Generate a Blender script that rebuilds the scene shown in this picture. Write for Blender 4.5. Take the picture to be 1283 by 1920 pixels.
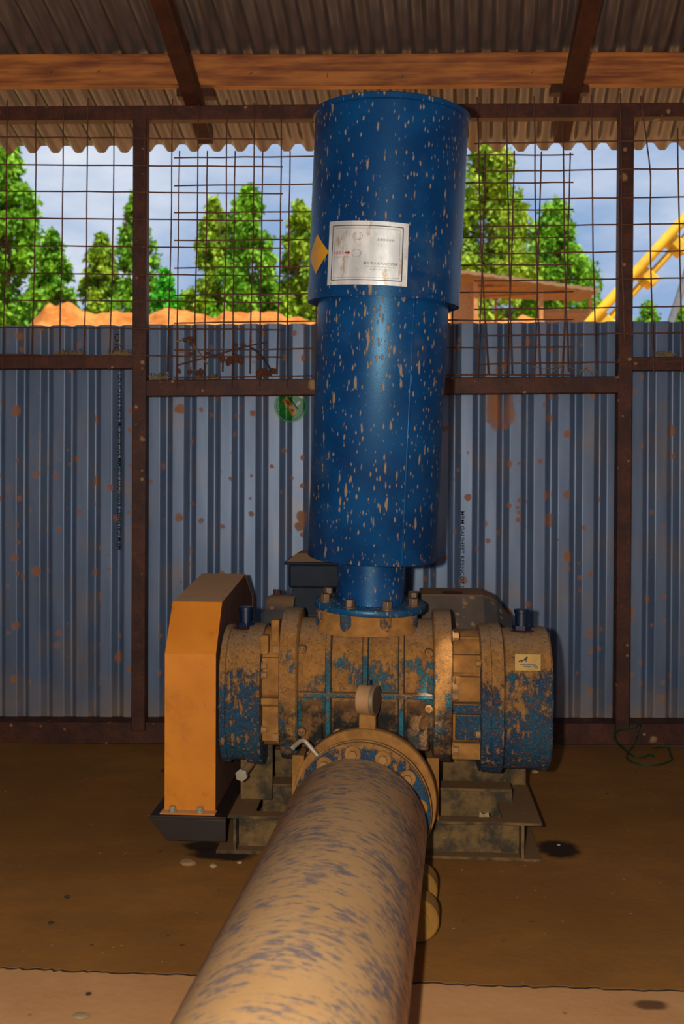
import bpy, math, random
import numpy as np
from mathutils import Vector, Matrix, noise
random.seed(7); rng = np.random.default_rng(7)
for o in list(bpy.data.objects): bpy.data.objects.remove(o)
sc = bpy.context.scene
C = sc.collection
R = math.radians
# ------------------------------------------------------------------ camera
FPX, CX, CY = 1900.0, 641.5, 960.0
EYE = Vector((0, 0, 1.02)); YAW, PITCH, ROLL, SHIFT = R(1.4), R(0.6), R(0.25), -60 / 1920
camd = bpy.data.cameras.new('camera'); cam = bpy.data.objects.new('camera', camd); C.objects.link(cam)
camd.sensor_fit = 'VERTICAL'; camd.sensor_height = 36; camd.sensor_width = 24
camd.lens = 36 * FPX / 1920; camd.shift_y = SHIFT; camd.clip_end = 500; camd.clip_start = .02
CROT = Matrix.Rotation(YAW, 3, 'Z') @ Matrix.Rotation(math.pi / 2 - PITCH, 3, 'X') @ Matrix.Rotation(ROLL, 3, 'Z')
cam.matrix_world = Matrix.Translation(EYE) @ CROT.to_4x4()
camd.dof.use_dof = True; camd.dof.focus_distance = 2.85; camd.dof.aperture_fstop = 5.0
sc.camera = cam
# ------------------------------------------------------------------ view
sc.view_settings.view_transform = 'Standard'; sc.view_settings.look = 'None'
sc.view_settings.gamma = 1; sc.view_settings.use_curve_mapping = False
sc.view_settings.exposure = 0.0
# ------------------------------------------------------------------ sky
world = bpy.data.worlds.new('sky'); sc.world = world; world.use_nodes = True
wn = world.node_tree; wn.nodes.clear()
wo = wn.nodes.new('ShaderNodeOutputWorld'); bg = wn.nodes.new('ShaderNodeBackground')
tc = wn.nodes.new('ShaderNodeTexCoord'); mp = wn.nodes.new('ShaderNodeMapping'); nz = wn.nodes.new('ShaderNodeTexNoise')
mp.inputs['Scale'].default_value = (1, 1, 2.6); mp.inputs['Location'].default_value = (.3, .1, .42)
nz.inputs['Scale'].default_value = 3.2; nz.inputs['Detail'].default_value = 6; nz.inputs['Roughness'].default_value = .55
rp = wn.nodes.new('ShaderNodeValToRGB')
rp.color_ramp.elements[0].position = .40; rp.color_ramp.elements[0].color = (.29, .43, .68, 1)
rp.color_ramp.elements[1].position = .66; rp.color_ramp.elements[1].color = (.80, .84, .92, 1)
wn.links.new(tc.outputs['Generated'], mp.inputs['Vector']); wn.links.new(mp.outputs[0], nz.inputs['Vector'])
wn.links.new(nz.outputs['Fac'], rp.inputs[0]); wn.links.new(rp.outputs[0], bg.inputs['Color'])
bg.inputs['Strength'].default_value = 1.0
wn.links.new(bg.outputs[0], wo.inputs[0])
# ------------------------------------------------------------------ sun and the photographer's flash
SUN = Vector((.25, -.40, .88)).normalized()
sd = bpy.data.lights.new('sun', 'SUN'); sd.energy = 8.5; sd.angle = R(.55); sd.color = (1, .93, .8)
so = bpy.data.objects.new('sun', sd); C.objects.link(so); so.rotation_euler = SUN.to_track_quat('Z', 'Y').to_euler()
so.location = (4, -6, 14)
fd = bpy.data.lights.new('camera_flash', 'POINT'); fd.energy = 200; fd.shadow_soft_size = .018; fd.color = (1, .93, .82)
fo = bpy.data.objects.new('camera_flash', fd); C.objects.link(fo); fo.location = (-.10, 0, 1.04)

# ------------------------------------------------------------------ helpers
def ray(px, py):
    return (CROT @ Vector(((px - CX) / FPX, (CY - py) / FPX + SHIFT * 1920 / FPX, -1)))
def at(px, py, y):                       # point of the photograph on the world plane y
    d = ray(px, py); return EYE + d * (y / d.y)
def atz(px, py, z):                      # on the horizontal plane z
    d = ray(px, py); return EYE + d * ((z - EYE.z) / d.z)

class MB:
    def __init__(s): s.v = []; s.f = []
    def add(s, v, f):
        n = len(s.v); s.v += [tuple(p) for p in v]; s.f += [tuple(i + n for i in q) for q in f]; return s
    def box(s, a, b, M=None):
        (x0, y0, z0), (x1, y1, z1) = a, b
        v = [Vector(p) for p in ((x0,y0,z0),(x1,y0,z0),(x1,y1,z0),(x0,y1,z0),(x0,y0,z1),(x1,y0,z1),(x1,y1,z1),(x0,y1,z1))]
        if M: v = [M @ p for p in v]
        return s.add(v, [(0,3,2,1),(4,5,6,7),(0,1,5,4),(1,2,6,5),(2,3,7,6),(3,0,4,7)])
    def loft(s, rings, cap0=True, cap1=True, closed=True):
        n = len(rings[0]); v = [p for r in rings for p in r]; f = []
        for i in range(len(rings) - 1):
            for j in range(n if closed else n - 1):
                k = (j + 1) % n
                f.append((i*n + j, i*n + k, (i+1)*n + k, (i+1)*n + j))
        if cap0: f.append(tuple(range(n))[::-1])
        if cap1: f.append(tuple((len(rings)-1)*n + j for j in range(n)))
        return s.add(v, f)
    def cyl(s, p, q, r, n=16, r2=None, cap=True, ph=0):
        p, q = Vector(p), Vector(q); d = (q - p).normalized()
        a = d.orthogonal().normalized(); b = d.cross(a)
        if abs(d.z) < .3:
            a = d.cross(Vector((0,0,1))).normalized(); b = d.cross(a)
        r2 = r if r2 is None else r2
        ring = lambda c, rr: [c + (a*math.cos(ph + 2*math.pi*i/n) + b*math.sin(ph + 2*math.pi*i/n))*rr for i in range(n)]
        return s.loft([ring(p, r), ring(q, r2)], cap, cap)
    def tube(s, pts, r, n=8):
        pts = [Vector(p) for p in pts]; rings = []
        for i, p in enumerate(pts):
            d = (pts[min(i+1, len(pts)-1)] - pts[max(i-1, 0)]).normalized()
            if i == 0: a = d.orthogonal().normalized()
            a = (a - d*a.dot(d)).normalized(); b = d.cross(a)
            rr = r[i] if isinstance(r, (list, tuple)) else r
            rings.append([p + (a*math.cos(2*math.pi*k/n) + b*math.sin(2*math.pi*k/n))*rr for k in range(n)])
        return s.loft(rings)
    def lathe(s, prof, n=64, axis='z', c=(0,0,0)):
        rings = []
        for r, h in prof:
            ring = []
            for i in range(n):
                t = 2*math.pi*i/n; x, y = r*math.cos(t), r*math.sin(t)
                ring.append({'z': (c[0]+x, c[1]+y, c[2]+h), 'y': (c[0]+x, c[1]+h, c[2]-y), 'x': (c[0]+h, c[1]+x, c[2]+y)}[axis])
            rings.append(ring)
        return s.loft(rings)
    def build(s, name, mat, parent=None, smooth=True, ang=35, bevel=0, loc=None):
        m = bpy.data.meshes.new(name); m.from_pydata(s.v, [], s.f); m.validate()
        if smooth:
            m.shade_smooth(); m.set_sharp_from_angle(angle=R(ang))
        m.materials.append(mat)
        o = bpy.data.objects.new(name, m); C.objects.link(o)
        if parent is not None: o.parent = parent
        if loc is not None: o.location = loc
        if bevel:
            b = o.modifiers.new('bevel', 'BEVEL'); b.width = bevel; b.segments = 2; b.limit_method = 'ANGLE'; b.angle_limit = R(40)
        return o

def tag(o, label=None, cat=None, group=None, kind=None):
    if label: o['label'] = label
    if cat: o['category'] = cat
    if group: o['group'] = group
    if kind: o['kind'] = kind
    return o
def empty(name, loc=(0,0,0), rz=0, rot=None):
    o = bpy.data.objects.new(name, None); C.objects.link(o); o.location = loc
    o.rotation_euler = rot if rot else (0, 0, rz); o.empty_display_size = .1
    return o
def text_mesh(body, size, spacing=1.0, align='LEFT', bold=0.0):
    cu = bpy.data.curves.new('lettering', 'FONT'); cu.body = body; cu.size = size; cu.space_character = spacing
    cu.align_x = align; cu.resolution_u = 3; cu.offset = bold
    o = bpy.data.objects.new('lettering', cu); C.objects.link(o)
    bpy.context.view_layer.update()
    ev = o.evaluated_get(bpy.context.evaluated_depsgraph_get()); m = ev.to_mesh()
    v = [tuple(p.co) for p in m.vertices]; f = [tuple(p.vertices) for p in m.polygons]
    ev.to_mesh_clear(); bpy.data.objects.remove(o); bpy.data.curves.remove(cu)
    return v, f

# ------------------------------------------------------------------ materials
class N:
    def __init__(s, name):
        s.m = bpy.data.materials.new(name); s.m.use_nodes = True; s.t = s.m.node_tree; s.t.nodes.clear()
        s.out = s.t.nodes.new('ShaderNodeOutputMaterial'); s.b = s.t.nodes.new('ShaderNodeBsdfPrincipled')
        s.t.links.new(s.b.outputs[0], s.out.inputs[0])
        s.tc = s.t.nodes.new('ShaderNodeTexCoord')
    def link(s, a, b): s.t.links.new(a, b)
    def node(s, kind, **kw):
        n = s.t.nodes.new('ShaderNode' + kind)
        for k, v in kw.items(): setattr(n, k, v)
        return n
    def put(s, sock, v):
        if hasattr(v, 'is_output'): s.link(v, sock)
        elif isinstance(v, tuple) and len(v) == 3 and sock.type == 'RGBA': sock.default_value = (*v, 1)
        else: sock.default_value = v
    def vec(s, scale=(1,1,1), rot=(0,0,0), loc=(0,0,0), src='Object'):
        n = s.node('Mapping'); s.link(s.tc.outputs[src], n.inputs['Vector'])
        n.inputs['Scale'].default_value = scale; n.inputs['Rotation'].default_value = rot; n.inputs['Location'].default_value = loc
        return n.outputs[0]
    def noise(s, vec, scale, detail=4, rough=.55, out='Fac'):
        n = s.node('TexNoise'); s.link(vec, n.inputs['Vector']); n.inputs['Scale'].default_value = scale
        n.inputs['Detail'].default_value = detail; n.inputs['Roughness'].default_value = rough
        return n.outputs[out]
    def math(s, op, a, b=0.0, c=None, clamp=False):
        n = s.node('Math', operation=op, use_clamp=clamp); s.put(n.inputs[0], a); s.put(n.inputs[1], b)
        if c is not None: s.put(n.inputs[2], c)
        return n.outputs[0]
    def ramp(s, v, lo, hi, a=0.0, b=1.0):
        n = s.node('MapRange'); n.interpolation_type = 'SMOOTHSTEP'
        s.put(n.inputs['Value'], v); n.inputs['From Min'].default_value = lo; n.inputs['From Max'].default_value = hi
        n.inputs['To Min'].default_value = a; n.inputs['To Max'].default_value = b
        return n.outputs[0]
    def mix(s, f, a, b):
        n = s.node('Mix', data_type='RGBA'); s.put(n.inputs[0], f); s.put(n.inputs[6], a); s.put(n.inputs[7], b)
        return n.outputs[2]
    def sep(s, vec, i):
        n = s.node('SeparateXYZ'); s.link(vec, n.inputs[0]); return n.outputs[i]
    def spots(s, vec, scale, size, density, wob=.15, soft=14):
        nv = s.noise(vec, scale * 2.2, 2, out='Color')
        a = s.node('VectorMath', operation='MULTIPLY_ADD'); s.link(nv, a.inputs[0])
        w = wob / scale * 2; a.inputs[1].default_value = (w, w, w); s.link(vec, a.inputs[2])
        v = s.node('TexVoronoi'); v.inputs['Scale'].default_value = scale; s.link(a.outputs[0], v.inputs['Vector'])
        r = s.sep(v.outputs['Color'], 0)
        t = s.math('MULTIPLY', s.math('MAXIMUM', s.math('SUBTRACT', r, 1 - density), 0), size / density)
        t = s.math('SUBTRACT', s.math('MULTIPLY', s.math('SUBTRACT', t, v.outputs['Distance']), soft), 0, clamp=True)
        return t
    def bump(s, h, strength=.3, dist=.01):
        n = s.node('Bump'); n.inputs['Strength'].default_value = strength; n.inputs['Distance'].default_value = dist
        s.put(n.inputs['Height'], h); s.link(n.outputs[0], s.b.inputs['Normal'])
    def done(s, col, rough=.6, metal=0.0, spec=.5):
        s.put(s.b.inputs['Base Color'], col); s.put(s.b.inputs['Roughness'], rough); s.put(s.b.inputs['Metallic'], metal)
        s.b.inputs['Specular IOR Level'].default_value = spec
        return s.m

MUD = (.40, .17, .045); MUDL = (.50, .27, .10)
M = {}
def plain(name, col, rough=.6, metal=0, spec=.5, var=.25, scale=18):
    n = N(name); f = n.noise(n.vec(), scale, 4)
    k = tuple(c * (1 - var) for c in col)
    M[name] = n.done(n.mix(n.ramp(f, .3, .7), k, col), rough, metal, spec); return M[name]

# galvanised wall sheet with thrown-up mud
n = N('wall_metal'); v = n.vec(src='Object'); z = n.sep(v, 2)
base = n.mix(n.ramp(n.noise(n.vec(scale=(6, 1, .8)), 3, 4), .3, .7), (.095, .137, .215), (.130, .180, .270))
sp = n.math('MAXIMUM', n.spots(v, 13, .36, .55, soft=6), n.spots(n.vec(loc=(3, 1, 2)), 26, .42, .5, soft=5))
sp = n.math('MAXIMUM', sp, n.spots(n.vec(loc=(1, 5, 2), scale=(1, 1, .6)), 3.2, .3, .22, soft=9))
haze = n.math('MULTIPLY', n.ramp(n.noise(v, 5, 5), .48, .75), .45)
low = n.math('MULTIPLY', n.ramp(n.math('ADD', z, n.math('MULTIPLY', n.noise(v, 7, 4), .35)), .16, .48, 1, 0), .75)
col = n.mix(n.math('MULTIPLY', sp, .8), n.mix(n.math('MAXIMUM', haze, low), base, (.27, .17, .09)), (.34, .115, .014))
M['wall_metal'] = n.done(col, n.ramp(sp, 0, 1, .42, .9), n.ramp(n.math('MAXIMUM', sp, low), 0, 1, .35, 0.0), .5)
# roof sheet
n = N('roof_metal'); base = n.mix(n.ramp(n.noise(n.vec(scale=(9, .4, .4)), 3, 5), .32, .68), (.15, .12, .11), (.23, .19, .18))
M['roof_metal'] = n.done(base, .32, .6, .5)
# rusty steel tube with specks
def rusty(name, a, b, specks=True, rough=.62):
    n = N(name); v = n.vec()
    base = n.mix(n.ramp(n.noise(v, 14, 6, .65), .32, .68), a, b)
    base = n.mix(n.math('MULTIPLY', n.ramp(n.noise(n.vec(loc=(4, 2, 1)), 120, 3), .52, .7), .6), base, (.016, .008, .006))
    if specks:
        s_ = n.math('MAXIMUM', n.spots(v, 45, .42, .16, soft=6), n.spots(n.vec(loc=(2, 7, 3)), 16, .35, .12, soft=8))
        base = n.mix(n.math('MULTIPLY', s_, .75), base, (.36, .20, .08))
    n.bump(n.noise(v, 90, 4), .25, .004)
    M[name] = n.done(base, rough, .1, .4); return M[name]
rusty('frame_steel', (.036, .008, .003), (.085, .022, .007))
rusty('rafter_steel', (.035, .007, .003), (.07, .015, .006), False)
rusty('wire_steel', (.07, .022, .010), (.13, .045, .018), False)
# timber
n = N('timber'); v = n.vec(scale=(.7, 12, 12))
g = n.noise(v, 4, 6, .6); z = n.sep(n.vec(), 2)
M['timber'] = n.done(n.mix(n.ramp(n.math('ADD', g, n.math('MULTIPLY', n.noise(n.vec(scale=(1.5, 1, 9)), 3, 4), .6)), .55, 1.05), (.15, .032, .006), (.50, .17, .028)), .6)
# floor concrete
def concrete(name, a, b, c, stains=True, dark=(.012, .005, .003)):
    n = N(name); v = n.vec()
    f1 = n.ramp(n.noise(v, 1.6, 6, .6), .34, .66); f2 = n.ramp(n.noise(n.vec(scale=(1, 1.8, 1)), 7, 6, .6), .38, .7)
    col = n.mix(n.math('MULTIPLY', f2, .6), n.mix(f1, a, b), c)
    peb = n.spots(v, 26, .22, .10, soft=9); col = n.mix(n.math('MULTIPLY', peb, .75), col, (.03, .016, .008))
    peb = n.spots(n.vec(loc=(3, 3, 0)), 60, .3, .06, soft=7); col = n.mix(n.math('MULTIPLY', peb, .6), col, (.45, .32, .2))
    rough = .9
    if stains:
        for (cx, cy, rx, ry) in stains:
            d = n.node('VectorMath', operation='LENGTH')
            n.link(n.vec(loc=(-cx/rx, -cy/ry, 0), scale=(1/rx, 1/ry, 0)), d.inputs[0])
            dd = n.math('ADD', d.outputs['Value'], n.math('MULTIPLY', n.noise(v, 11, 6, .65), 1.3))
            mk = n.ramp(dd, 1.25, 1.75, 1, 0)
            col = n.mix(n.math('MULTIPLY', mk, .93), col, dark)
    n.bump(n.math('ADD', n.noise(v, 30, 6, .6), n.math('MULTIPLY', n.noise(v, 5, 3), 2)), .25, .006)
    M[name] = n.done(col, rough, 0, .25); return M[name]
s1 = atz(1046, 1594, 0); s2 = atz(418, 1602, 0); s3 = atz(1222, 1884, 0)
concrete('floor_concrete', (.20, .080, .012), (.29, .120, .022), (.20, .088, .022),
         [(s1.x, s1.y, .062, .075), (s2.x, s2.y, .09, .05), (s2.x - .06, s2.y + .06, .07, .035)])
concrete('slab_concrete', (.46, .225, .085), (.52, .265, .11), (.41, .195, .07), [(s3.x, s3.y, .04, .022)], (.10, .045, .014))
# blue paint with flung mud
def blue_paint(name, a, b, amount=1.0, seed=0, mudcol=(.30, .19, .085), rough=.37):
    n = N(name); v = n.vec(loc=(seed, seed*2, 0))
    base = n.mix(n.ramp(n.noise(v, 7, 4), .35, .7), a, b)
    sl = n.vec(scale=(1, 1, .26), rot=(0, R(14), 0), loc=(seed, 3 + seed, 1))
    s_ = n.math('MAXIMUM', n.spots(sl, 70, .38, .50*amount, .22, 8), n.spots(n.vec(scale=(1, 1, .4), rot=(0, R(14), 0), loc=(5+seed, 1, 2)), 130, .44, .7*amount, .25, 6))
    s_ = n.math('MAXIMUM', s_, n.spots(n.vec(scale=(1, 1, .35), rot=(0, R(10), 0), loc=(9+seed, 4, 2)), 34, .30, .24*amount, .5, 12))
    film = n.math('MULTIPLY', n.ramp(n.noise(v, 5, 6, .65), .52, .8), .35)
    col = n.mix(n.math('MULTIPLY', s_, .85), n.mix(film, base, (.10, .12, .11)), mudcol)
    n.bump(n.math('ADD', s_, n.math('MULTIPLY', n.noise(v, 260, 2), .22)), .30, .003)
    n.b.inputs['Specular Tint'].default_value = (.35, .75, 1, 1)
    M[name] = n.done(col, n.ramp(s_, 0, 1, rough, .9), 0, .55); return M[name]
blue_paint('silencer_blue', (.0015, .028, .110), (.002, .050, .165))
blue_paint('hood_blue', (.0015, .026, .105), (.002, .046, .15), .9, 4)
blue_paint('flange_blue', (.004, .036, .10), (.006, .06, .14), 1.7, 2)
# cast iron: blue paint mostly under caked mud; bare on steep lower parts
def caked(name, lo, hi, paint=(.005, .085, .15), paint2=(.012, .14, .17), mud=(.33, .15, .036), mud2=(.22, .097, .024), dark=0, zoff=0.0):
    n = N(name); v = n.vec(); z = n.sep(v, 2); nrm = n.sep(n.tc.outputs['Normal'], 2)
    f = n.math('ADD', n.math('MULTIPLY_ADD', n.noise(n.vec(scale=(1, 1, .6)), 9, 7, .74), 1.5, -.25), n.math('MULTIPLY', n.noise(n.vec(loc=(5, 2, 1), scale=(1, 1, .6)), 60, 5, .7), .55))
    k = n.math('ADD', f, n.ramp(z, .20 + zoff, .56 + zoff, lo, hi))
    k = n.math('ADD', k, n.ramp(nrm, .15, .8, 0, .7))
    mask = n.ramp(k, .74, .86)
    stk = n.spots(n.vec(scale=(1, 1, .26), rot=(0, R(12), 0), loc=(3, 1, 1)), 75, .60, .85, .3, 6); gr = n.ramp(n.noise(n.vec(loc=(7, 1, 2)), 130, 4, .75), .50, .62)
    mask = n.math('MAXIMUM', mask, n.math('MAXIMUM', n.math('MULTIPLY', stk, .9), n.math('MULTIPLY', gr, .8)))
    m_ = n.mix(n.ramp(n.noise(v, 38, 6, .7), .35, .65), mud2, mud)
    m_ = n.mix(n.ramp(nrm, .5, .95), m_, (.26, .15, .075))
    m_ = n.mix(n.math('MULTIPLY', n.spots(v, 95, .5, .45, .3, 5), .7), m_, (.08, .048, .025))
    m_ = n.mix(n.math('MULTIPLY', n.ramp(n.noise(n.vec(loc=(2, 9, 4)), 150, 5, .75), .50, .62), .6), m_, (.10, .06, .03))
    pnt = n.mix(n.ramp(n.noise(n.vec(loc=(1, 1, 4)), 9, 4), .35, .65), paint, paint2)
    col = n.mix(mask, pnt, m_)
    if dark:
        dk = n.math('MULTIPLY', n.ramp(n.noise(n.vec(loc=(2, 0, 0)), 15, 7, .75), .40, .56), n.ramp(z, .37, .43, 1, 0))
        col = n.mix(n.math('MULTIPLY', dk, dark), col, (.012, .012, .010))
    n.bump(n.math('ADD', n.math('MULTIPLY', mask, .8), n.math('MULTIPLY', n.noise(v, 85, 6, .75), .7)), .8, .008)
    M[name] = n.done(col, n.ramp(mask, 0, 1, .45, .95), 0, .4); return M[name]
caked('housing_iron', .0, .10, dark=.85, mud=(.35, .152, .032), mud2=(.23, .098, .022))
caked('panel_iron', .25, .25, dark=1.0, mud=(.24, .10, .026), mud2=(.14, .06, .018))
caked('end_cover_iron', -.34, .12, paint=(.0025, .038, .090), paint2=(.004, .070, .12))
caked('outlet_iron', -.08, -.08, paint=(.004, .032, .09), paint2=(.006, .06, .11))
caked('rib_iron', -.18, .02)
plain('mud_iron', (.34, .145, .028), .95, var=.4, scale=26)
# long pipe: dust with rubbed streaks of blue
n = N('pipe_dust'); v = n.vec(scale=(.30, 1, .5), rot=(0, 0, R(-28)))
f = n.noise(v, 95, 6, .70); g = n.noise(n.vec(loc=(3, 1, 1)), 9, 5)
k = n.ramp(n.math('ADD', f, n.math('MULTIPLY', g, .42)), .69, .83)
dust = n.mix(n.ramp(n.noise(n.vec(), 5, 4), .35, .65), (.62, .345, .135), (.66, .38, .165))
d2 = n.node('VectorMath', operation='LENGTH'); n.link(n.vec(loc=(.05/.1, 1.24/.12, 0), scale=(1/.1, 1/.12, 0)), d2.inputs[0])
wipe = n.ramp(n.math('ADD', d2.outputs['Value'], n.math('MULTIPLY', n.noise(n.vec(), 22, 5, .7), 1.7)), 1.2, 1.75, 1, 0)
col = n.mix(n.math('MULTIPLY', k, .72), dust, (.07, .11, .18))
M['pipe_dust'] = n.done(n.mix(n.math('MULTIPLY', wipe, .85), col, (.006, .13, .33)), .85, 0, .3)
# orange guard
n = N('guard_orange'); v = n.vec(); nrm = n.sep(n.tc.outputs['Normal'], 2)
base = n.mix(n.ramp(n.noise(v, 6, 5), .3, .7), (.50, .15, .006), (.60, .20, .010))
base = n.mix(n.math('MULTIPLY', n.ramp(n.noise(n.vec(loc=(2, 2, 2)), 9, 6, .7), .55, .75), .35), base, (.30, .085, .012))
base = n.mix(n.ramp(nrm, .55, .9), base, (.52, .28, .13))
base = n.mix(n.math('MULTIPLY', n.ramp(n.noise(n.vec(loc=(6, 3, 1)), 14, 5, .7), .56, .72), .45), base, (.20, .055, .008))
M['guard_orange'] = n.done(base, .6, 0, .3)
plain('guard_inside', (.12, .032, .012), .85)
# skid steel with mud
n = N('skid_steel'); v = n.vec(); nrm = n.sep(n.tc.outputs['Normal'], 2)
base = n.mix(n.ramp(n.noise(v, 16, 6, .65), .38, .64), (.040, .030, .018), (.17, .095, .030))
base = n.mix(n.ramp(nrm, .4, .9), base, (.17, .085, .032))
base = n.mix(n.math('MULTIPLY', n.spots(v, 70, .4, .2, .2, 6), .6), base, (.26, .15, .06))
n.bump(n.noise(v, 60, 5), .3, .004); M['skid_steel'] = n.done(base, .85, 0, .3)
# motor
n = N('motor_grey'); v = n.vec(); nrm = n.sep(n.tc.outputs['Normal'], 2)
base = n.mix(n.ramp(n.noise(v, 9, 5), .35, .65), (.040, .038, .040), (.075, .065, .06))
base = n.mix(n.math('MULTIPLY', n.spots(v, 45, .46, .5, .2, 7), .75), base, (.34, .18, .07))
base = n.mix(n.ramp(nrm, .6, .95), base, (.24, .13, .06)); M['motor_grey'] = n.done(base, .7, 0, .4)
plain('box_black', (.012, .017, .028), .6, spec=.15); plain('cap_blue', (.002, .012, .035), .3)
plain('bolt_steel', (.20, .12, .07), .5, .5); plain('bolt_zinc', (.42, .38, .28), .45, .5); plain('bolt_mud', (.36, .18, .06), .9)
plain('rod_steel', (.42, .33, .22), .45, .4); plain('gauge_steel', (.36, .27, .17), .35, .6); plain('gauge_dark', (.07, .045, .03), .6)
plain('gauge_mud', (.36, .19, .075), .7); plain('yellow_rubber', (.26, .115, .010), .85); plain('yellow_label', (.62, .30, .004), .5, var=.15)
plain('label_tan', (.46, .27, .06), .7); plain('ink_black', (.012, .012, .014), .6); plain('ink_red', (.42, .012, .03), .6)
plain('ink_grey', (.10, .10, .095), .6); plain('sheet_ink', (.010, .014, .022), .9, spec=.05)
n = N('plate_metal'); v = n.vec(); base = n.mix(n.ramp(n.noise(n.vec(scale=(1, 1, .4)), 16, 5), .4, .65), (.50, .52, .51), (.78, .78, .76))
base = n.mix(n.math('MULTIPLY', n.ramp(n.noise(n.vec(loc=(1, 2, 5), scale=(1, 1, .5)), 32, 5, .7), .55, .68), .75), base, (.36, .23, .10))
M['plate_metal'] = n.done(base, .38, .3, .5)
plain('strap_green', (.004, .05, .014), .4); plain('sticker_green', (.012, .20, .02), .45, var=.4, scale=60)
plain('sticker_lime', (.05, .30, .06), .5); plain('sticker_blue', (.004, .07, .16), .5); plain('sticker_orange', (.45, .17, .01), .5)
plain('sticker_white', (.45, .45, .42), .5); plain('dark_red', (.09, .004, .006), .6)
plain('dry_leaf', (.10, .028, .012), .9); plain('dry_stem', (.13, .075, .03), .9); plain('straw', (.26, .17, .06), .9)
plain('stone', (.30, .16, .06), .95); plain('stone_dark', (.035, .02, .012), .9); plain('chip_pale', (.36, .25, .12), .8)
# outdoors
def leafmat(name, a, b, trans=.25):
    n = N(name); f = n.noise(n.vec(), 1.1, 4); g = n.noise(n.vec(), 6, 2)
    col = n.mix(n.ramp(n.math('ADD', f, n.math('MULTIPLY', g, .5)), .5, 1.0), a, b)
    n.b.inputs['Transmission Weight'].default_value = 0
    M[name] = n.done(col, .6, 0, .3)
    t = n.node('BsdfTranslucent'); n.put(t.inputs['Color'], col); mx = n.node('MixShader'); mx.inputs[0].default_value = trans
    n.link(n.b.outputs[0], mx.inputs[1]); n.link(t.outputs[0], mx.inputs[2]); n.link(mx.outputs[0], n.out.inputs[0])
    return M[name]
leafmat('leaf_mid', (.05, .20, .004), (.22, .46, .012)); leafmat('leaf_bright', (.025, .28, .006), (.08, .50, .012)); leafmat('leaf_olive', (.10, .22, .006), (.36, .50, .02))
plain('bark', (.22, .13, .06), .9)
n = N('soil'); v = n.vec(); col = n.mix(n.ramp(n.noise(v, 1.3, 7, .65), .32, .68), (.34, .105, .02), (.58, .235, .06))
n.bump(n.noise(v, 2.5, 7, .7), .8, .25); M['soil'] = n.done(col, .95, 0, .1)
n = N('grassy_ground'); col = n.mix(n.ramp(n.noise(n.vec(), .4, 6), .4, .6), (.46, .22, .09), (.30, .20, .07)); M['grassy_ground'] = n.done(col, .95, 0, .1)
plain('shed_sheet', (.44, .20, .07), .75); plain('shed_wood', (.48, .20, .06), .8); plain('machine_yellow', (.74, .42, .006), .5, var=.3, scale=4); plain('pole_grey', (.15, .17, .19), .6)

# ================================================================== THE SHED
YW = 3.80                                   # plane of the wall sheets
# ---- floor: two poured slabs with an open joint between them
joint_px = [(-300, 1806), (0, 1813), (60, 1817), (130, 1820), (200, 1822), (300, 1826), (420, 1829), (560, 1834), (700, 1839), (800, 1843), (900, 1846), (1000, 1850), (1100, 1852), (1180, 1855), (1283, 1858), (1600, 1868)]
jp = [atz(x, y, 0) for x, y in joint_px]
jj = []
for i in range(len(jp) - 1):
    for k in range(8):
        p = jp[i].lerp(jp[i+1], k/8); jj.append((p.x, p.y + random.uniform(-.004, .004)))
jj = [(-4.2, jj[0][1])] + jj + [(4.2, jj[-1][1])]
def slab_mesh(line, yo, gap, z, flip):
    m = MB(); a = [(x, y + gap, z) for x, y in line]; b = [(x, yo, z) for x, y in line]
    al = [(x, y, z - .12) for x, y, _ in a]; bl = [(x, y, z - .12) for x, y, _ in b]; k = len(a)
    v = a + b + al + bl; f = []
    for i in range(k - 1):
        q = [(i, i+1, k+i+1, k+i), (2*k+i, 3*k+i, 3*k+i+1, 2*k+i+1), (i, 2*k+i, 2*k+i+1, i+1), (k+i, k+i+1, 3*k+i+1, 3*k+i)]
        f += [t[::-1] for t in q] if flip else q
    f += [(0, k, 3*k, 2*k), (k-1, 3*k-1, 4*k-1, 2*k-1)]
    return m.add(v, f)
floor = tag(slab_mesh(jj, 4.25, .0045, 0, False).build('floor', M['floor_concrete'], smooth=False), kind='structure')
slab_mesh(jj, -3.0, -.0045, .0, True).build('front_slab', M['slab_concrete'], floor, smooth=False)

m = MB(); rings_ = [[(x, y - .0043, -.03), (x, y + .0043, -.03), (x, y + .0043, -.0012), (x, y - .0043, -.0012)] for x, y in jj]
plain('joint_shade', (.022, .010, .005), .95)  # dark strip put in so the open joint reads as a shaded gap
m.loft([r[::-1] for r in rings_]).build('joint_shade_strip', M['joint_shade'], floor, smooth=False)
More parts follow.
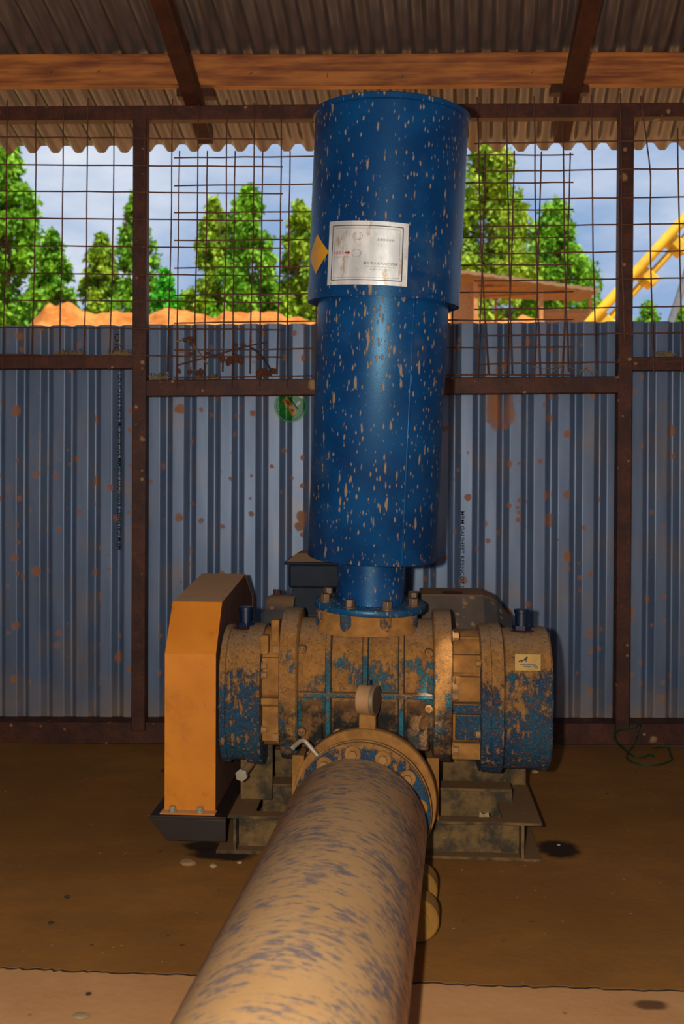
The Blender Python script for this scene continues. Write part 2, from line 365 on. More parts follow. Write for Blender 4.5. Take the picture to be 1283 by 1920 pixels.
# ---- back wall of corrugated sheets
PER = .0905
def wall_prof(x):
    t = (x / PER + .12) % 1.0
    h = .026
    if t < .50: return 0
    if t < .71: return h * (t - .50) / .21
    if t < .79: return h
    return h * (1 - (t - .79) / .21)
wall = tag(empty('wall_back', (0, YW, 0)), kind='structure')
def wall_sheet(x0, x1, z0, z1l, z1r, dy):
    xs = []
    i0 = math.floor(x0/PER) - 1
    for i in range(i0, math.ceil(x1/PER) + 2):
        for t in (.02, .04, .46, .48, .52, .54, .68, .70, .73, .77, .80, .82, .96, .98): xs.append((i + t - .12) * PER)
    xs = sorted([x for x in xs if x0 < x < x1] + [x0, x1]); m = MB(); zs = np.linspace(0, 1, 13)
    v = []; k = len(xs); f = []
    for j, s_ in enumerate(zs):
        for x in xs:
            zt = z1l + (z1r - z1l) * (x - x0) / (x1 - x0)
            w = .0025*math.sin(3.1*x + 5*s_) + .0015*math.sin(11*x + 2 + 7*s_)
            v.append((x, wall_prof(x) + dy + w, z0 + (zt - z0)*s_))
    nv = len(v); v += [(x, y + .0012, z) for x, y, z in v]
    for j in range(len(zs) - 1):
        for i in range(k - 1):
            a, b, c, d = j*k+i, j*k+i+1, (j+1)*k+i+1, (j+1)*k+i
            f.append((a, b, c, d)); f.append((a+nv, d+nv, c+nv, b+nv))
    top = (len(zs)-1)*k
    for i in range(k - 1): f.append((top+i, top+i+1, top+i+1+nv, top+i+nv))
    m.add(v, f); return m.build('corrugated_sheet', M['wall_metal'], wall, ang=80)
edges = [-2.2, at(264, 1000, YW).x, at(700, 1000, YW).x, at(1172, 1000, YW).x, 2.3]
tops = [(at(0, 612, YW).z, at(262, 609, YW).z), (at(262, 608, YW).z, at(700, 606, YW).z), (at(700, 607, YW).z, at(1172, 602, YW).z), (at(1172, 602, YW).z, at(1283, 600, YW).z)]
sheets = []
for i in range(4):
    ov = .03 if i else 0
    sheets.append(wall_sheet(edges[i] - ov, edges[i+1] + (.02 if i < 3 else 0), .02, tops[i][0], tops[i][1], .003*(i % 2)))
# lettering printed along two sheets, and a folded-out corner on the second
def sheet_surf(x, z, zt, dy):
    s_ = (z - .02)/(zt - .02); return wall_prof(x) + dy + .0025*math.sin(3.1*x + 5*s_) + .0015*math.sin(11*x + 2 + 7*s_)
def sheet_lettering(body, px, py, up, length_px, parent):
    p0 = at(px, py, YW); v, f = text_mesh(body, .020, 1.0, bold=.0002)
    L = max(q[0] for q in v); L_want = length_px * YW / FPX; k = L_want / L
    m = MB(); out = []
    for x, y, _ in v:
        if up: wx, wz = p0.x - y + .008, p0.z + x*k
        else: wx, wz = p0.x + y - .008, p0.z - x*k
        out.append((wx, sheet_surf(wx, wz, 1.57, 0) - .0035, wz))
    return m.add(out, f).build('lettering', M['sheet_ink'], parent, smooth=False)
sheet_lettering('MRM GALSHEET RESINCOT 0.25MM 30GAUGE FM RZAS BATCH NO 1', 221, 1032, True, 340, sheets[0])
sheet_lettering('DJ CL', 217, 660, True, 40, sheets[0])
sheet_lettering('MRM GALSHEET RESINCOT 0', 868, 958, False, 146, sheets[2])

# ---- unseen walls added out of the frame to shade the interior
def shade_wall(name, x):
    per = .0905; ys = np.arange(-1.2, 4.28, per/4); m_ = MB(); v = []; f = []
    for i, y in enumerate(ys):
        xx = x + (.017 if i % 4 in (1, 2) else 0); v += [(xx, y, .0), (xx, y, 2.35 + .38*(3.74 - y))]
    f = [(2*i, 2*i+2, 2*i+3, 2*i+1) for i in range(len(ys) - 1)]
    nv = len(v); v += [(a + .0015, b, c) for a, b, c in v]; f += [tuple(k + nv for k in q[::-1]) for q in f]
    return tag(m_.add(v, f).build(name, M['wall_metal'], smooth=False), kind='structure')
shade_wall('shade_wall_left', -2.75); shade_wall('shade_wall_right', 2.95)
# unseen front wall added to cut light from behind, with a made-up doorway
m_ = MB()
for x0, x1, z0, z1 in ((-2.75, -1.25, 0, 4.1), (1.35, 2.95, 0, 4.1), (-1.25, 1.35, 2.3, 4.1)): m_.box((x0, -1.22, z0), (x1, -1.20, z1))
tag(m_.build('shade_wall_front', M['wall_metal'], smooth=False), kind='structure')
# ---- welded steel frame in front of the sheets
FY = YW - .095                               # front face of the frame tubes
fr = tag(empty('trim_1', (0, FY + .04, 0)), 'rusty dark red square tube frame standing before the corrugated wall', kind='structure')
def frame_bar(name, x0, y0, x1, y1, dy=0.0, depth=.05):
    a = at(x0, y0, FY); b = at(x1, y1, FY)
    m = MB().box((a.x, FY + dy - fr.location.y, b.z), (b.x, FY + dy + depth - fr.location.y, a.z))
    return m.build(name, M['frame_steel'], fr, bevel=.003)
def tilt_bar(name, c0, c1, half, dy=0.0, depth=.05, vert=False):
    a = at(*c0, FY); b = at(*c1, FY); h = half * FY / FPX; y = FY + dy - fr.location.y
    ring = (lambda p: [(p.x - h, y, p.z), (p.x + h, y, p.z), (p.x + h, y + depth, p.z), (p.x - h, y + depth, p.z)]) if vert else \
           (lambda p: [(p.x, y, p.z + h), (p.x, y, p.z - h), (p.x, y + depth, p.z - h), (p.x, y + depth, p.z + h)])
    m = MB(); r0, r1 = ring(a), ring(b)
    return m.loft([r0[::-1], r1[::-1]] if vert else [r0[::-1], r1[::-1]]).build(name, M['frame_steel'], fr, bevel=.003)
tilt_bar('top_beam', (-700, 216), (2000, 201), 13)
tilt_bar('post', (262, 222), (258.5, 1372), 13.2, .002, vert=True)
tilt_bar('post', (1177, 215), (1168, 1372), 13.2, .002, vert=True)
tilt_bar('rail', (-700, 680), (249, 678), 12.5, .004)
tilt_bar('rail', (273, 727.5), (1162, 721), 15.5, .004)
tilt_bar('rail', (1184, 681.5), (2000, 679), 12.5, .004)
tilt_bar('base_rail', (-700, 1374), (2000, 1380.5), 20.5, .012, depth=.09)

# ---- welded wire mesh, three overlapping panels
def mesh_panel(label, vert, hor, yy, bend=0.0):
    p = tag(empty('wire_mesh_panel', (0, yy, 0)), label, 'wire mesh', 'mesh panels over the wall')
    for line in vert:
        pts = [at(x, y, yy) for x, y in line]; q = []
        for i in range(len(pts) - 1):
            for k in range(4): q.append(pts[i].lerp(pts[i+1], k/4))
        q.append(pts[-1]); q = [(a.x + random.uniform(-.0012, .0012), random.uniform(-.001, .001), a.z) for a in q]
        MB().tube(q, .0026, 6).build('wire', M['wire_steel'], p)
    for line in hor:
        pts = [at(x, y, yy) for x, y in line]; q = []
        for i in range(len(pts) - 1):
            for k in range(6): q.append(pts[i].lerp(pts[i+1], k/6))
        q.append(pts[-1]); q = [(a.x, -.0055 + random.uniform(-.001, .001), a.z + random.uniform(-.0012, .0012)) for a in q]
        MB().tube(q, .0026, 6).build('wire', M['wire_steel'], p)
    return p
mesh_panel('rusted wire mesh panel across the left bay and left post',
    [[(x, t), (x - 2, 450), (x - 9, b)] for x, t, b in ((14, 188, 692), (68, 177, 690), (119, 183, 692), (165, 184, 694), (214, 188, 695), (272, 188, 600), (323, 186, 697), (372, 188, 690), (426, 187, 697), (477, 193, 700), (528, 190, 702))],
    [[(-260, y - 4), (0, y), (250, y + 2), (531, y + 5)] for y in (258, 309, 359, 410, 461, 513, 563, 614, 665)], FY - .006)
mesh_panel('rusted wire mesh panel behind the blue silencer, middle one',
    [[(x, 283), (x - 3, 500), (x - 6, b)] for x, b in ((337, 728), (389, 724), (441, 725), (493, 725), (544, 726), (597, 726), (648, 726), (699, 726), (750, 726), (802, 726), (853, 722))]
    + [[(910, 283), (905, 480), (896, 718)], [(965, 283), (960, 480), (949, 718)], [(1016, 284), (1010, 480), (1001, 716)], [(1070, 286), (1065, 480), (1054, 715)]],
    [[(327, y + 5), (590, y + 2), (850, y), (1075, y - 1)] for y in (292, 344, 395, 447, 498, 549, 601, 652, 703)], FY - .018)
mesh_panel('rusted wire mesh panel across the right post and right bay',
    [[(895, 182), (903, 480), (916, 702)], [(949, 182), (955, 480), (960, 702)], [(1002, 181), (1006, 480), (1013, 702)], [(1056, 230), (1059, 480), (1066, 698)], [(1109, 178), (1113, 480), (1118, 702)],
     [(1164, 175), (1167, 480), (1172, 640)], [(1201, 180), (1213, 260), (1221, 330), (1219, 420), (1226, 698)], [(1271, 240), (1275, 480), (1280, 698)], [(1325, 180), (1330, 700)], [(1380, 180), (1385, 700)]],
    [[(889, y + 3), (1080, y), (1283, y - 3), (1420, y - 4)] for y in (267, 320, 373, 423, 474, 525, 578, 627, 680)], FY - .030)

# ---- roof
RP = .38; ZR0 = at(641, 103, YW - .06).z; YR0 = YW - .06
def roof_z(y): return ZR0 + .026 - RP*(y - YR0)
RDX = .11; YEAVE = 4.27
roof = tag(empty('ceiling', (0, YR0, ZR0)), kind='structure')
HOLE = None
def roof_sheet(x0, x1, lift, hole=None):
    """x0,x1 measured along the eave; corrugations run along (RDX,1,-RP)."""
    per = .098; nst = int((x1 - x0)/per*12); ys = [YEAVE, 4.15, 4.0, 3.8, 3.6, 3.4, 3.0, 2.4, 1.8, 1.2, .6, 0, -1.3]
    if hole: ys = sorted(set(ys + [hole[1] - hole[3], hole[1] + hole[3]]), reverse=True)
    v = []; f = []; k = nst + 1
    for y in ys:
        for i in range(k):
            s_ = x0 + (x1 - x0)*i/nst; cc = math.cos(2*math.pi*s_/per); h = .0155*max(-.72, min(.72, cc*1.1))/.72
            v.append((s_ + RDX*(y - YEAVE), y - YR0, roof_z(y) + h + lift - ZR0))
    nv = len(v); v += [(x, y, z + .0015) for x, y, z in v]
    for j in range(len(ys) - 1):
        for i in range(nst):
            a, b, c, d = j*k+i, j*k+i+1, (j+1)*k+i+1, (j+1)*k+i
            if hole:
                cy = (ys[j] + ys[j+1])/2; cx = (v[a][0] + v[c][0])/2
                if abs(cy - hole[1]) < hole[3] and abs(cx - hole[0]) < hole[2]: continue
            f.append((a, b, c, d)); f.append((a+nv, d+nv, c+nv, b+nv))
    for i in range(nst): f.append((i, i+nv, i+1+nv, i+1))
    return MB().add(v, f).build('roof_sheet', M['roof_metal'], roof, ang=60)
# unseen hole added in one sheet to throw a sun spot on the blower
patch = at(833, 1262, 2.60); t_ = (ZR0 + .026 - RP*(patch.y - YR0) - patch.z) / (SUN.z + RP*SUN.y)
hp = patch + SUN * t_
seams = [-3.3, -2.5, -1.72, -.93, -.12, .70, 1.52, 2.34, 3.2]
for i in range(len(seams) - 1):
    sx = hp.x - RDX*(hp.y - YEAVE)
    roof_sheet(seams[i] - .05, seams[i+1], .004*(i % 2), (hp.x, hp.y, .028, .075) if seams[i] - .05 < sx < seams[i+1] else None)
# rafters of steel, resting on the top beam
def rafter(px_top, px_end, label):
    yb = 3.905; a = at(px_end, 265, yb); ytop = 0.0
    zb = at(641, 199, FY).z + .004 + RP*FY      # underside: z = zb - RP*y
    dx = (at(px_top, 0, 3.34).x - a.x) / (3.34 - yb)
    m = MB(); w = .030; h = .060
    rings = []
    for y in (ytop, yb):
        x = a.x + dx*(y - yb); z = zb - RP*y
        rings.append([(x - w, y, z), (x + w, y, z), (x + w, y, z + h), (x - w, y, z + h)])
    o = m.loft([r[::-1] for r in rings]).build('rafter', M['rafter_steel'], bevel=.003)
    return tag(o, label, 'rafter', 'steel rafters under the roof')
rafter(312, 386, 'dark red steel rafter left of the blue silencer')
rafter(1103, 1053, 'dark red steel rafter right of the blue silencer')
# timber purlin across the rafters
pa = at(-900, 134, YR0); pb = at(2100, 124, YR0); pl = at(300, 104, YR0).z - at(300, 163, YR0).z
pur = tag(empty('timber_purlin', (0, YR0, ZR0 - .06)), 'long reddish timber beam crossing under the roof sheets', 'beam')
zc = ZR0 - .06; m = MB(); rings = []
for i in range(25):
    p = pa.lerp(pb, i/24); s_ = p.z - zc + .003*math.sin(i*.9); h = pl/2
    rings.append([(p.x, 0, s_ - h), (p.x, .05, s_ - h), (p.x, .05, s_ + h), (p.x, 0, s_ + h)])
m.loft(rings).build('timber', M['timber'], pur, bevel=.004)
for x, y, a in ((16, 140, -.6), (95, 137, 1.2), (184, 136, 1.2), (468, 140, 1.3), (614, 145, .1), (754, 147, .1), (900, 151, .25), (998, 137, .6)):
    p = at(x, y, YR0); d = Vector((math.sin(a), -.4, math.cos(a))) * .012
    MB().tube([Vector((p.x, .004, p.z - zc)), Vector((p.x, -.006, p.z - zc)), Vector((p.x, -.006, p.z - zc)) + d], .0016, 6).build('nail', M['bolt_steel'], pur)
for x0, x1, y0, y1, lb in ((331, 401, 165, 180, 'short steel cleat under the timber at the left rafter'), (1034, 1105, 159, 173, 'short steel cleat under the timber at the right rafter')):
    a = at(x0, y0, YR0); b = at(x1, y1, YR0)
    tag(MB().box((a.x, YR0 + .0, b.z), (b.x, YR0 + .045, a.z)).build('steel_cleat', M['rafter_steel'], bevel=.002), lb, 'cleat')

# ================================================================== THE MACHINE (own frame: u right, v back, z up)
def cam2world(x, y): return (x*math.cos(YAW) - y*math.sin(YAW), x*math.sin(YAW) + y*math.cos(YAW))
MYAW = R(-3.5) + YAW
mx, my = cam2world(.071, 2.77)
MW = Matrix.Translation((mx, my, 0)) @ Matrix.Rotation(MYAW, 4, 'Z'); MI = MW.inverted()
def mloc(px, py, v):                        # photograph point on the machine-frame plane v = const
    o = MI @ EYE; d = MI.to_3x3() @ ray(px, py); return o + d*((v - o.y)/d.y)
def mthing(name, label, cat, group=None, z=0): return tag(empty(name, (mx, my, 0), MYAW), label, cat, group)
def stadium(a, b, r, zc, v0=0.0, n=9):
    """rounded rectangle in (v,z): half depth a, half height b, corner radius r"""
    pts = []
    for cx, cz, t0 in ((a-r, b-r, 0), (-(a-r), b-r, 90), (-(a-r), -(b-r), 180), (a-r, -(b-r), 270)):
        for i in range(n):
            t = R(t0 + 90*i/(n-1)); pts.append((v0 + cx + r*math.cos(t), zc + cz + r*math.sin(t)))
    return pts
def along_u(m, secs):
    """secs: list of (u, a, b, r, zc, v0) lofted along u"""
    return m.loft([[(s_[0], p[0], p[1]) for p in stadium(*s_[1:])] for s_ in secs])
def hexbolt(p, axis, r, h, name, mat, parent, washer=True):
    p = Vector(p); d = Vector(axis).normalized(); m = MB()
    if washer: m.cyl(p, p + d*.003, r*1.35, 16)
    m.cyl(p + d*.002, p + d*h, r, 6, ph=random.uniform(0, 1))
    return m.build(name, mat, parent, bevel=.0008)

# ---- skid base
sk = mthing('skid_base', 'muddy steel beam skid carrying the blower and motor on the floor', 'machine base')
V0 = -.118; UL, UR = -.345, .412; HB = .102
def hbeam(u, v0, v1, name='side_beam'):
    m = MB(); w = .05; t = .008
    prof = [(-w, 0), (w, 0), (w, t), (t*.5, t), (t*.5, HB-t), (w, HB-t), (w, HB), (-w, HB), (-w, HB-t), (-t*.5, HB-t), (-t*.5, t), (-w, t)]
    m.loft([[(u + x, v0, z) for x, z in prof], [(u + x, v1, z) for x, z in prof]][::1])
    return m.build(name, M['skid_steel'], sk, smooth=False, bevel=.0015)
hbeam(UL, V0, .78); hbeam(UR, V0, .78)
def channel(u0, u1, v, z0, h, dep, name='cross_channel'):   # open to the front
    m = MB(); t = .008; prof = [(0, 0), (dep, 0), (dep, h), (0, h), (0, h-t), (dep-t, h-t), (dep-t, t), (0, t)]
    m.loft([[(u0, v + a, z0 + z) for a, z in prof], [(u1, v + a, z0 + z) for a, z in prof]])
    return m.build(name, M['skid_steel'], sk, smooth=False, bevel=.0015)
channel(UL + .005, UR - .005, V0 + .001, .0012, HB - .0022, .045)
def crossbox(u0, u1, v0, v1, z0, z1, name='cross_plate'):
    return MB().box((u0, v0, z0), (u1, v1, z1)).build(name, M['skid_steel'], sk, smooth=False, bevel=.002)
crossbox(UL + .052, UR - .01, .045, .085, .050, .134, 'cross_bar'); crossbox(UL + .052, UR - .012, .030, .10, .134, .142, 'cross_bar_top')
crossbox(UL - .02, UR + .045, .20, .24, HB, .190); crossbox(UL - .02, UR + .045, .66, .70, HB, .175)
crossbox(UL + .006, UR - .006, .12, .50, .008, .016, 'drip_tray')
for s_ in (-1, 1):                            # feet under the blower casing
    crossbox(.178*s_ - .016, .178*s_ + .016, -.105, .10, HB - .03 if s_ < 0 else HB - .004, .262, 'blower_foot').data.materials[0] = M['mud_iron']
# bracket angle for the belt guard
m = MB(); m.box((-.560, -.168, .106), (-.36, .30, .114))
pr = [(-.560, .106), (-.36, .106), (-.36, .050), (-.515, .050)]
m.loft([[(a, -.168, b) for a, b in pr][::-1], [(a, -.160, b) for a, b in pr][::-1]])
plain('bracket_black', (.018, .008, .005), .5)
m.build('guard_bracket', M['bracket_black'], sk, smooth=False, bevel=.001)

# ---- roots blower
bl = mthing('roots_blower', 'mud-caked teal blue cast iron roots blower at the centre of the shed', 'blower')
HZ, HBh, HA, HR_ = .436, .199, .150, .135
along_u(MB(), [(-.226, HA, HBh, HR_, HZ, 0), (-.224, HA + .004, HBh + .003, HR_, HZ, 0), (-.182, HA + .004, HBh + .003, HR_, HZ, 0), (-.178, HA, HBh, HR_, HZ, 0),
               (-.176, HA - .026, HBh - .022, HR_ - .01, HZ, 0), (.176, HA - .026, HBh - .022, HR_ - .01, HZ, 0), (.178, HA, HBh, HR_, HZ, 0),
               (.182, HA + .004, HBh + .003, HR_, HZ, 0), (.224, HA + .004, HBh + .003, HR_, HZ, 0), (.226, HA, HBh, HR_, HZ, 0)]).build('rotor_housing', M['housing_iron'], bl, ang=40)
for u, w in ((-.097, .0055), (0, .0055), (.094, .0055)):      # ribs round the housing
    along_u(MB(), [(u - w*1.7, HA - .027, HBh - .023, HR_ - .01, HZ, 0), (u - w, HA - .002, HBh - .002, HR_, HZ, 0), (u + w, HA - .002, HBh - .002, HR_, HZ, 0), (u + w*1.7, HA - .027, HBh - .023, HR_ - .01, HZ, 0)]).build('rib', M['rib_iron'], bl)
MB().box((-.176, -HA + .0015, .425), (.176, -HA + .03, .438)).build('rib', M['rib_iron'], bl, bevel=.003)
for u0, u1 in ((-.172, -.107), (-.087, -.010), (.010, .084), (.104, .172)):   # thickened lower panels
    MB().box((u0 + .004, -HA + .023, .285), (u1 - .004, -HA + .05, .415)).build('lower_panel', M['panel_iron'], bl, bevel=.007)
for sx, z in ((-1, .55), (-1, .335), (1, .545), (1, .40)):
    MB().cyl((sx*.165, -HA + .03, z), (sx*.165, -HA - .001, z), .011, 12).build('boss', M['housing_iron'], bl, bevel=.003)
v_, f_ = text_mesh('XY', .030, 1.1)
p = mloc(711, 1336, -HA + .0225); MB().add([(p.x + x*.85, p.y - .0006, p.z + y*.75) for x, y, _ in v_], f_).build('cast_letters', M['ink_black'], bl, smooth=False)
# inlet neck under the silencer flange
m = MB(); m.lathe([(.150, .585), (.146, .60), (.138, .612), (.138, .643)], 48); m.build('inlet_neck', M['mud_iron'], bl)
for i in range(8):
    t = R(-90 + 22.5 + 45*i); MB().cyl((.128*math.cos(t), .128*math.sin(t), .585), (.128*math.cos(t), .128*math.sin(t), .641), .019, 16).build('bolt_boss', M['outlet_iron'], bl, bevel=.003)
# gear end (right) and drive end (left) covers
CZ = .404
along_u(MB(), [(.300, .138, .188, .13, CZ, 0), (.303, .146, .196, .135, CZ, 0), (.326, .146, .196, .135, CZ, 0), (.328, .150, .199, .138, CZ, 0), (.358, .150, .199, .138, CZ, 0), (.360, .146, .196, .135, CZ, 0), (.361, .132, .182, .128, CZ, 0)]).build('cover_flange', M['end_cover_iron'], bl, ang=40)
along_u(MB(), [(.360, .130, .180, .128, CZ, 0), (.366, .137, .187, .130, CZ, 0), (.458, .137, .187, .130, CZ, 0), (.462, .140, .190, .132, CZ, 0), (.480, .140, .190, .132, CZ, 0), (.486, .134, .184, .128, CZ, 0)]).build('gear_cover', M['end_cover_iron'], bl, ang=40)
along_u(MB(), [(-.275, .134, .182, .128, CZ, 0), (-.277, .144, .190, .134, CZ, 0), (-.318, .144, .190, .134, CZ, 0), (-.320, .130, .176, .126, CZ, 0)][::-1]).build('cover_flange', M['end_cover_iron'], bl, ang=40)
along_u(MB(), [(-.318, .130, .176, .126, CZ, 0), (-.320, .134, .180, .128, CZ, 0), (-.368, .134, .180, .128, CZ, 0), (-.370, .140, .187, .132, CZ, 0), (-.384, .140, .187, .132, CZ, 0), (-.386, .134, .180, .128, CZ, 0)][::-1]).build('drive_cover', M['end_cover_iron'], bl, ang=40)
# bearing carriers in the gaps
for sx, u0, u1, nm in ((1, .224, .304, 'bearing_carrier'), (-1, -.28, -.224, 'bearing_carrier')):
    along_u(MB(), [(u0, .10, .160, .09, .425, 0), (u1, .10, .160, .09, .425, 0)]).build(nm, M['mud_iron'], bl, ang=40)
for a, b, z0, z1, dv in ((.228, .302, .548, .575, -.06), (.228, .302, .487, .535, -.105), (.236, .300, .415, .48, -.122), (.228, .304, .385, .412, -.132), (.236, .300, .315, .380, -.118), (.228, .304, .262, .305, -.112)):
    MB().box((a, dv, z0), (b, -.02, z1)).build('carrier_web', M['mud_iron' if z0 > .4 or z0 < .3 else 'outlet_iron'], bl, bevel=.003)
for a, b, z0, z1, dv in ((-.276, -.228, .42, .52, -.108), (-.276, -.228, .398, .416, -.124), (-.274, -.228, .30, .392, -.112)):
    MB().box((a, dv, z0), (b, -.02, z1)).build('carrier_web', M['mud_iron'], bl, bevel=.003)
for u, v, z, h in ((-.268, -.10, .555, .05), (-.245, -.055, .585, .06)):
    MB().box((u - .011, v - .018, z - h/2), (u + .011, v + .018, z + h/2)).build('lug', M['mud_iron'], bl, bevel=.004)
for px, py in ((857, 1193), (857, 1290), (857, 1306), (856, 1407)):
    p = mloc(px, py, -.125); hexbolt((.226, -.125, p.z), (1, 0, 0), .011, .017, 'hex_bolt', M['bolt_mud'], bl)
for z in (.545, .315): hexbolt((-.226, -.128, z), (-1, 0, 0), .011, .016, 'hex_bolt', M['bolt_mud'], bl)
for z in (.515, .33): hexbolt((.302, -.115, z), (-1, 0, 0), .009, .014, 'hex_bolt', M['bolt_mud'], bl)
for z in (.50, .475, .33): hexbolt((-.275, -.112, z), (1, 0, 0), .009, .014, 'hex_bolt', M['bolt_mud'], bl)
for z, r in ((.385, .012), (.30, .009)): hexbolt((-.386, -.105, z), (-1, 0, 0), r, .0065, 'plug', M['cap_blue'], bl)
for u, nm in ((.417, 'oil_filler_cap'), (-.333, 'oil_filler_cap')):
    zt = .589 if u > 0 else .586
    m = MB(); m.cyl((u, -.012, zt), (u, -.012, zt + .014), .026, 6); m.cyl((u, -.012, zt + .012), (u, -.012, zt + .05), .018, 24)
    m.cyl((u, -.012, zt + .046), (u, -.012, zt + .056), .020, 24); m.build(nm, M['cap_blue'], bl, bevel=.001)
    MB().lathe([(.0, .0003), (.034, .0003), (.030, .002), (.0, .0024)], 24, c=(u, -.02, zt - .001)).build('oil_film', M['dark_red'], bl)
# small tan rating label with a running animal mark
lb = mloc(990, 1242, -.1365); m = MB(); m.box((lb.x - .033, -.1385, lb.z - .021), (lb.x + .033, -.136, lb.z + .021)); lab = m.build('rating_label', M['label_tan'], bl)
dog = [(-.010, -.004), (-.007, -.001), (.000, .000), (.004, .004), (.007, .007), (.0095, .005), (.007, .002), (.0065, -.004), (.0052, -.004), (.0045, -.0012), (-.001, -.002), (-.002, -.005), (-.0035, -.005), (-.004, -.002), (-.008, -.005)]
MB().add([(lb.x - .012 + x*1.3, -.1389, lb.z + .007 + z*1.3) for x, z in dog], [tuple(range(len(dog)))]).build('animal_mark', M['ink_black'], lab, smooth=False)
for k, (x0, x1, zz) in enumerate(((-.02, .02, -.005), (-.012, .008, -.010), (.012, .024, -.009), (.016, .018, .004), (.018, .026, -.013))):
    MB().box((lb.x + x0, -.1390, lb.z + zz - .0012), (lb.x + x1, -.1386, lb.z + zz + .0012)).build('print_line', M['ink_grey'], lab, smooth=False)

# ---- long discharge pipe (own frame: +y along the pipe to the back)
PYAW = -math.atan(.122) + YAW
px0, py0 = cam2world(.036, 2.33); PZ, PR = .193, .1645
pipe = tag(empty('discharge_pipe', (px0, py0, 0), PYAW), 'long dusty blue steel pipe running from the blower toward the viewer', 'pipe')
MB().lathe([(PR, -3.1), (PR, -.016), (PR - .004, -.006), (PR - .012, 0), (PR - .05, .002), (.115, .003)], 96, 'y', (0, 0, PZ)).build('pipe_body', M['pipe_dust'], pipe)
MB().lathe([(.115, 0), (.115, .20)], 48, 'y', (0, 0, PZ)).build('neck', M['mud_iron'], pipe)
F1, F2 = .105, .205
MB().lathe([(.11, F1), (.166, F1), (.168, F1 + .002), (.168, F1 + .014), (.166, F1 + .016), (.11, F1 + .016)], 96, 'y', (0, 0, PZ)).build('pipe_flange', M['outlet_iron'], pipe, ang=50)
MB().lathe([(.11, F1 + .018), (.170, F1 + .018), (.170, F1 + .026), (.11, F1 + .026)], 96, 'y', (0, 0, PZ)).build('gasket_ring', M['mud_iron'], pipe, ang=50)
for i in range(12):
    t = R(90 + 8 - 30*i); c = Vector((.143*math.cos(t), F1 - .001, PZ + .143*math.sin(t)))
    if c.z < PZ - .02: continue
    MB().cyl(c, c - Vector((0, .006, 0)), .020, 20).build('boss_ring', M['mud_iron'], pipe, bevel=.002)
    hexbolt(c - Vector((0, .004, 0)), (0, -1, 0), .011, .014, 'bolt', M['bolt_mud'], pipe, False)
# supports of the pipe along the floor
for k, yy in enumerate((-.55, -1.9)):
    m = MB(); m.box((-.09, yy - .04, 0), (.09, yy + .04, PZ - PR + .008)); m.build('pipe_saddle', M['skid_steel'], pipe, bevel=.003)
# blower outlet flange, facing the pipe
of = tag(empty('outlet_flange', (px0, py0, 0), PYAW), 'round blue outlet flange with muddy rim behind the long pipe', 'flange')
F2a = F2 - .012
MB().lathe([(.118, F2), (.160, F2), (.163, F2a), (.176, F2a), (.178, F2a + .003), (.178, F2 + .022), (.176, F2 + .024), (.118, F2 + .024)], 96, 'y', (0, 0, PZ)).build('flange_ring', M['flange_blue'], of, ang=50)
MB().lathe([(.1635, F2a - .003), (.1785, F2a - .003), (.180, F2a), (.180, F2 + .020), (.1778, F2 + .022), (.1635, F2a + .004)], 96, 'y', (0, 0, PZ)).build('rim', M['mud_iron'], of, ang=50)
MB().lathe([(.116, F2 + .02), (.116, F2 + .10)], 48, 'y', (0, 0, PZ)).build('outlet_stub', M['mud_iron'], of)
for i in range(12):
    t = R(90 - 12 - 30*i); c = Vector((.146*math.cos(t), F2 - .001, PZ + .146*math.sin(t)))
    if c.z < PZ - .02: continue
    MB().cyl(c, c - Vector((0, .016, 0)), .012, 16).build('bolt', M['bolt_mud'], of, bevel=.002)
for i in (0, 1, 11):
    t = R(90 + 25 - 30*i); c = Vector((.170*math.cos(t), F2 + .024, PZ + .170*math.sin(t)))
    MB().cyl(c, c + Vector((0, .012, 0)), .013, 12).build('nut', M['bolt_mud'], of, bevel=.002)

# ---- pressure gauge on the outlet flange
def pl(px, py, v):
    W = Matrix.Translation((px0, py0, 0)) @ Matrix.Rotation(PYAW, 4, 'Z'); I = W.inverted(); o = I @ EYE; d = I.to_3x3() @ ray(px, py); return o + d*((v - o.y)/d.y)
g = pl(690, 1313, F2 + .0); gz = g.z
ga = tag(empty('pressure_gauge', (px0, py0, 0), PYAW), 'round metal pressure gauge seen edge-on above the pipe flange', 'gauge')
ax = Vector((.975, -.20, 0)).normalized(); gc = Vector((g.x, F2 + .006, gz)); rg = .038
m = MB(); m.cyl(gc - ax*.024, gc + ax*.013, rg - .001, 40); m.build('case', M['gauge_mud'], ga, bevel=.003)
m = MB(); m.cyl(gc + ax*.011, gc + ax*.022, rg + .001, 40); m.build('bezel', M['gauge_steel'], ga, bevel=.002)
m = MB(); m.cyl(gc + ax*.0215, gc + ax*.0225, rg - .004, 40); m.build('dial', M['gauge_dark'], ga)
zb0 = PZ + .172
m = MB(); m.box((gc.x - .022, gc.y - .012, zb0), (gc.x + .020, gc.y + .016, gz - rg + .003)); m.build('stem_block', M['mud_iron'], ga, bevel=.004)
m = MB(); m.cyl((gc.x + .002, gc.y, gz + rg - .004), (gc.x + .002, gc.y, gz + rg + .012), .005, 10); m.build('vent_plug', M['cap_blue'], ga)
# ---- bent rod beside the flange
pts = [pl(603, 1426, F1 + .02), pl(573, 1390, F1 + .02), pl(568, 1388, F1 + .018), pl(562, 1390, F1 + .012), pl(549, 1402, F1 - .02)]
W = Matrix.Translation((px0, py0, 0)) @ Matrix.Rotation(PYAW, 4, 'Z')
tag(MB().tube([W @ p for p in pts], .0058, 12).build('bent_rod', M['rod_steel']), 'bent bare steel rod sticking up left of the pipe flange', 'rod')

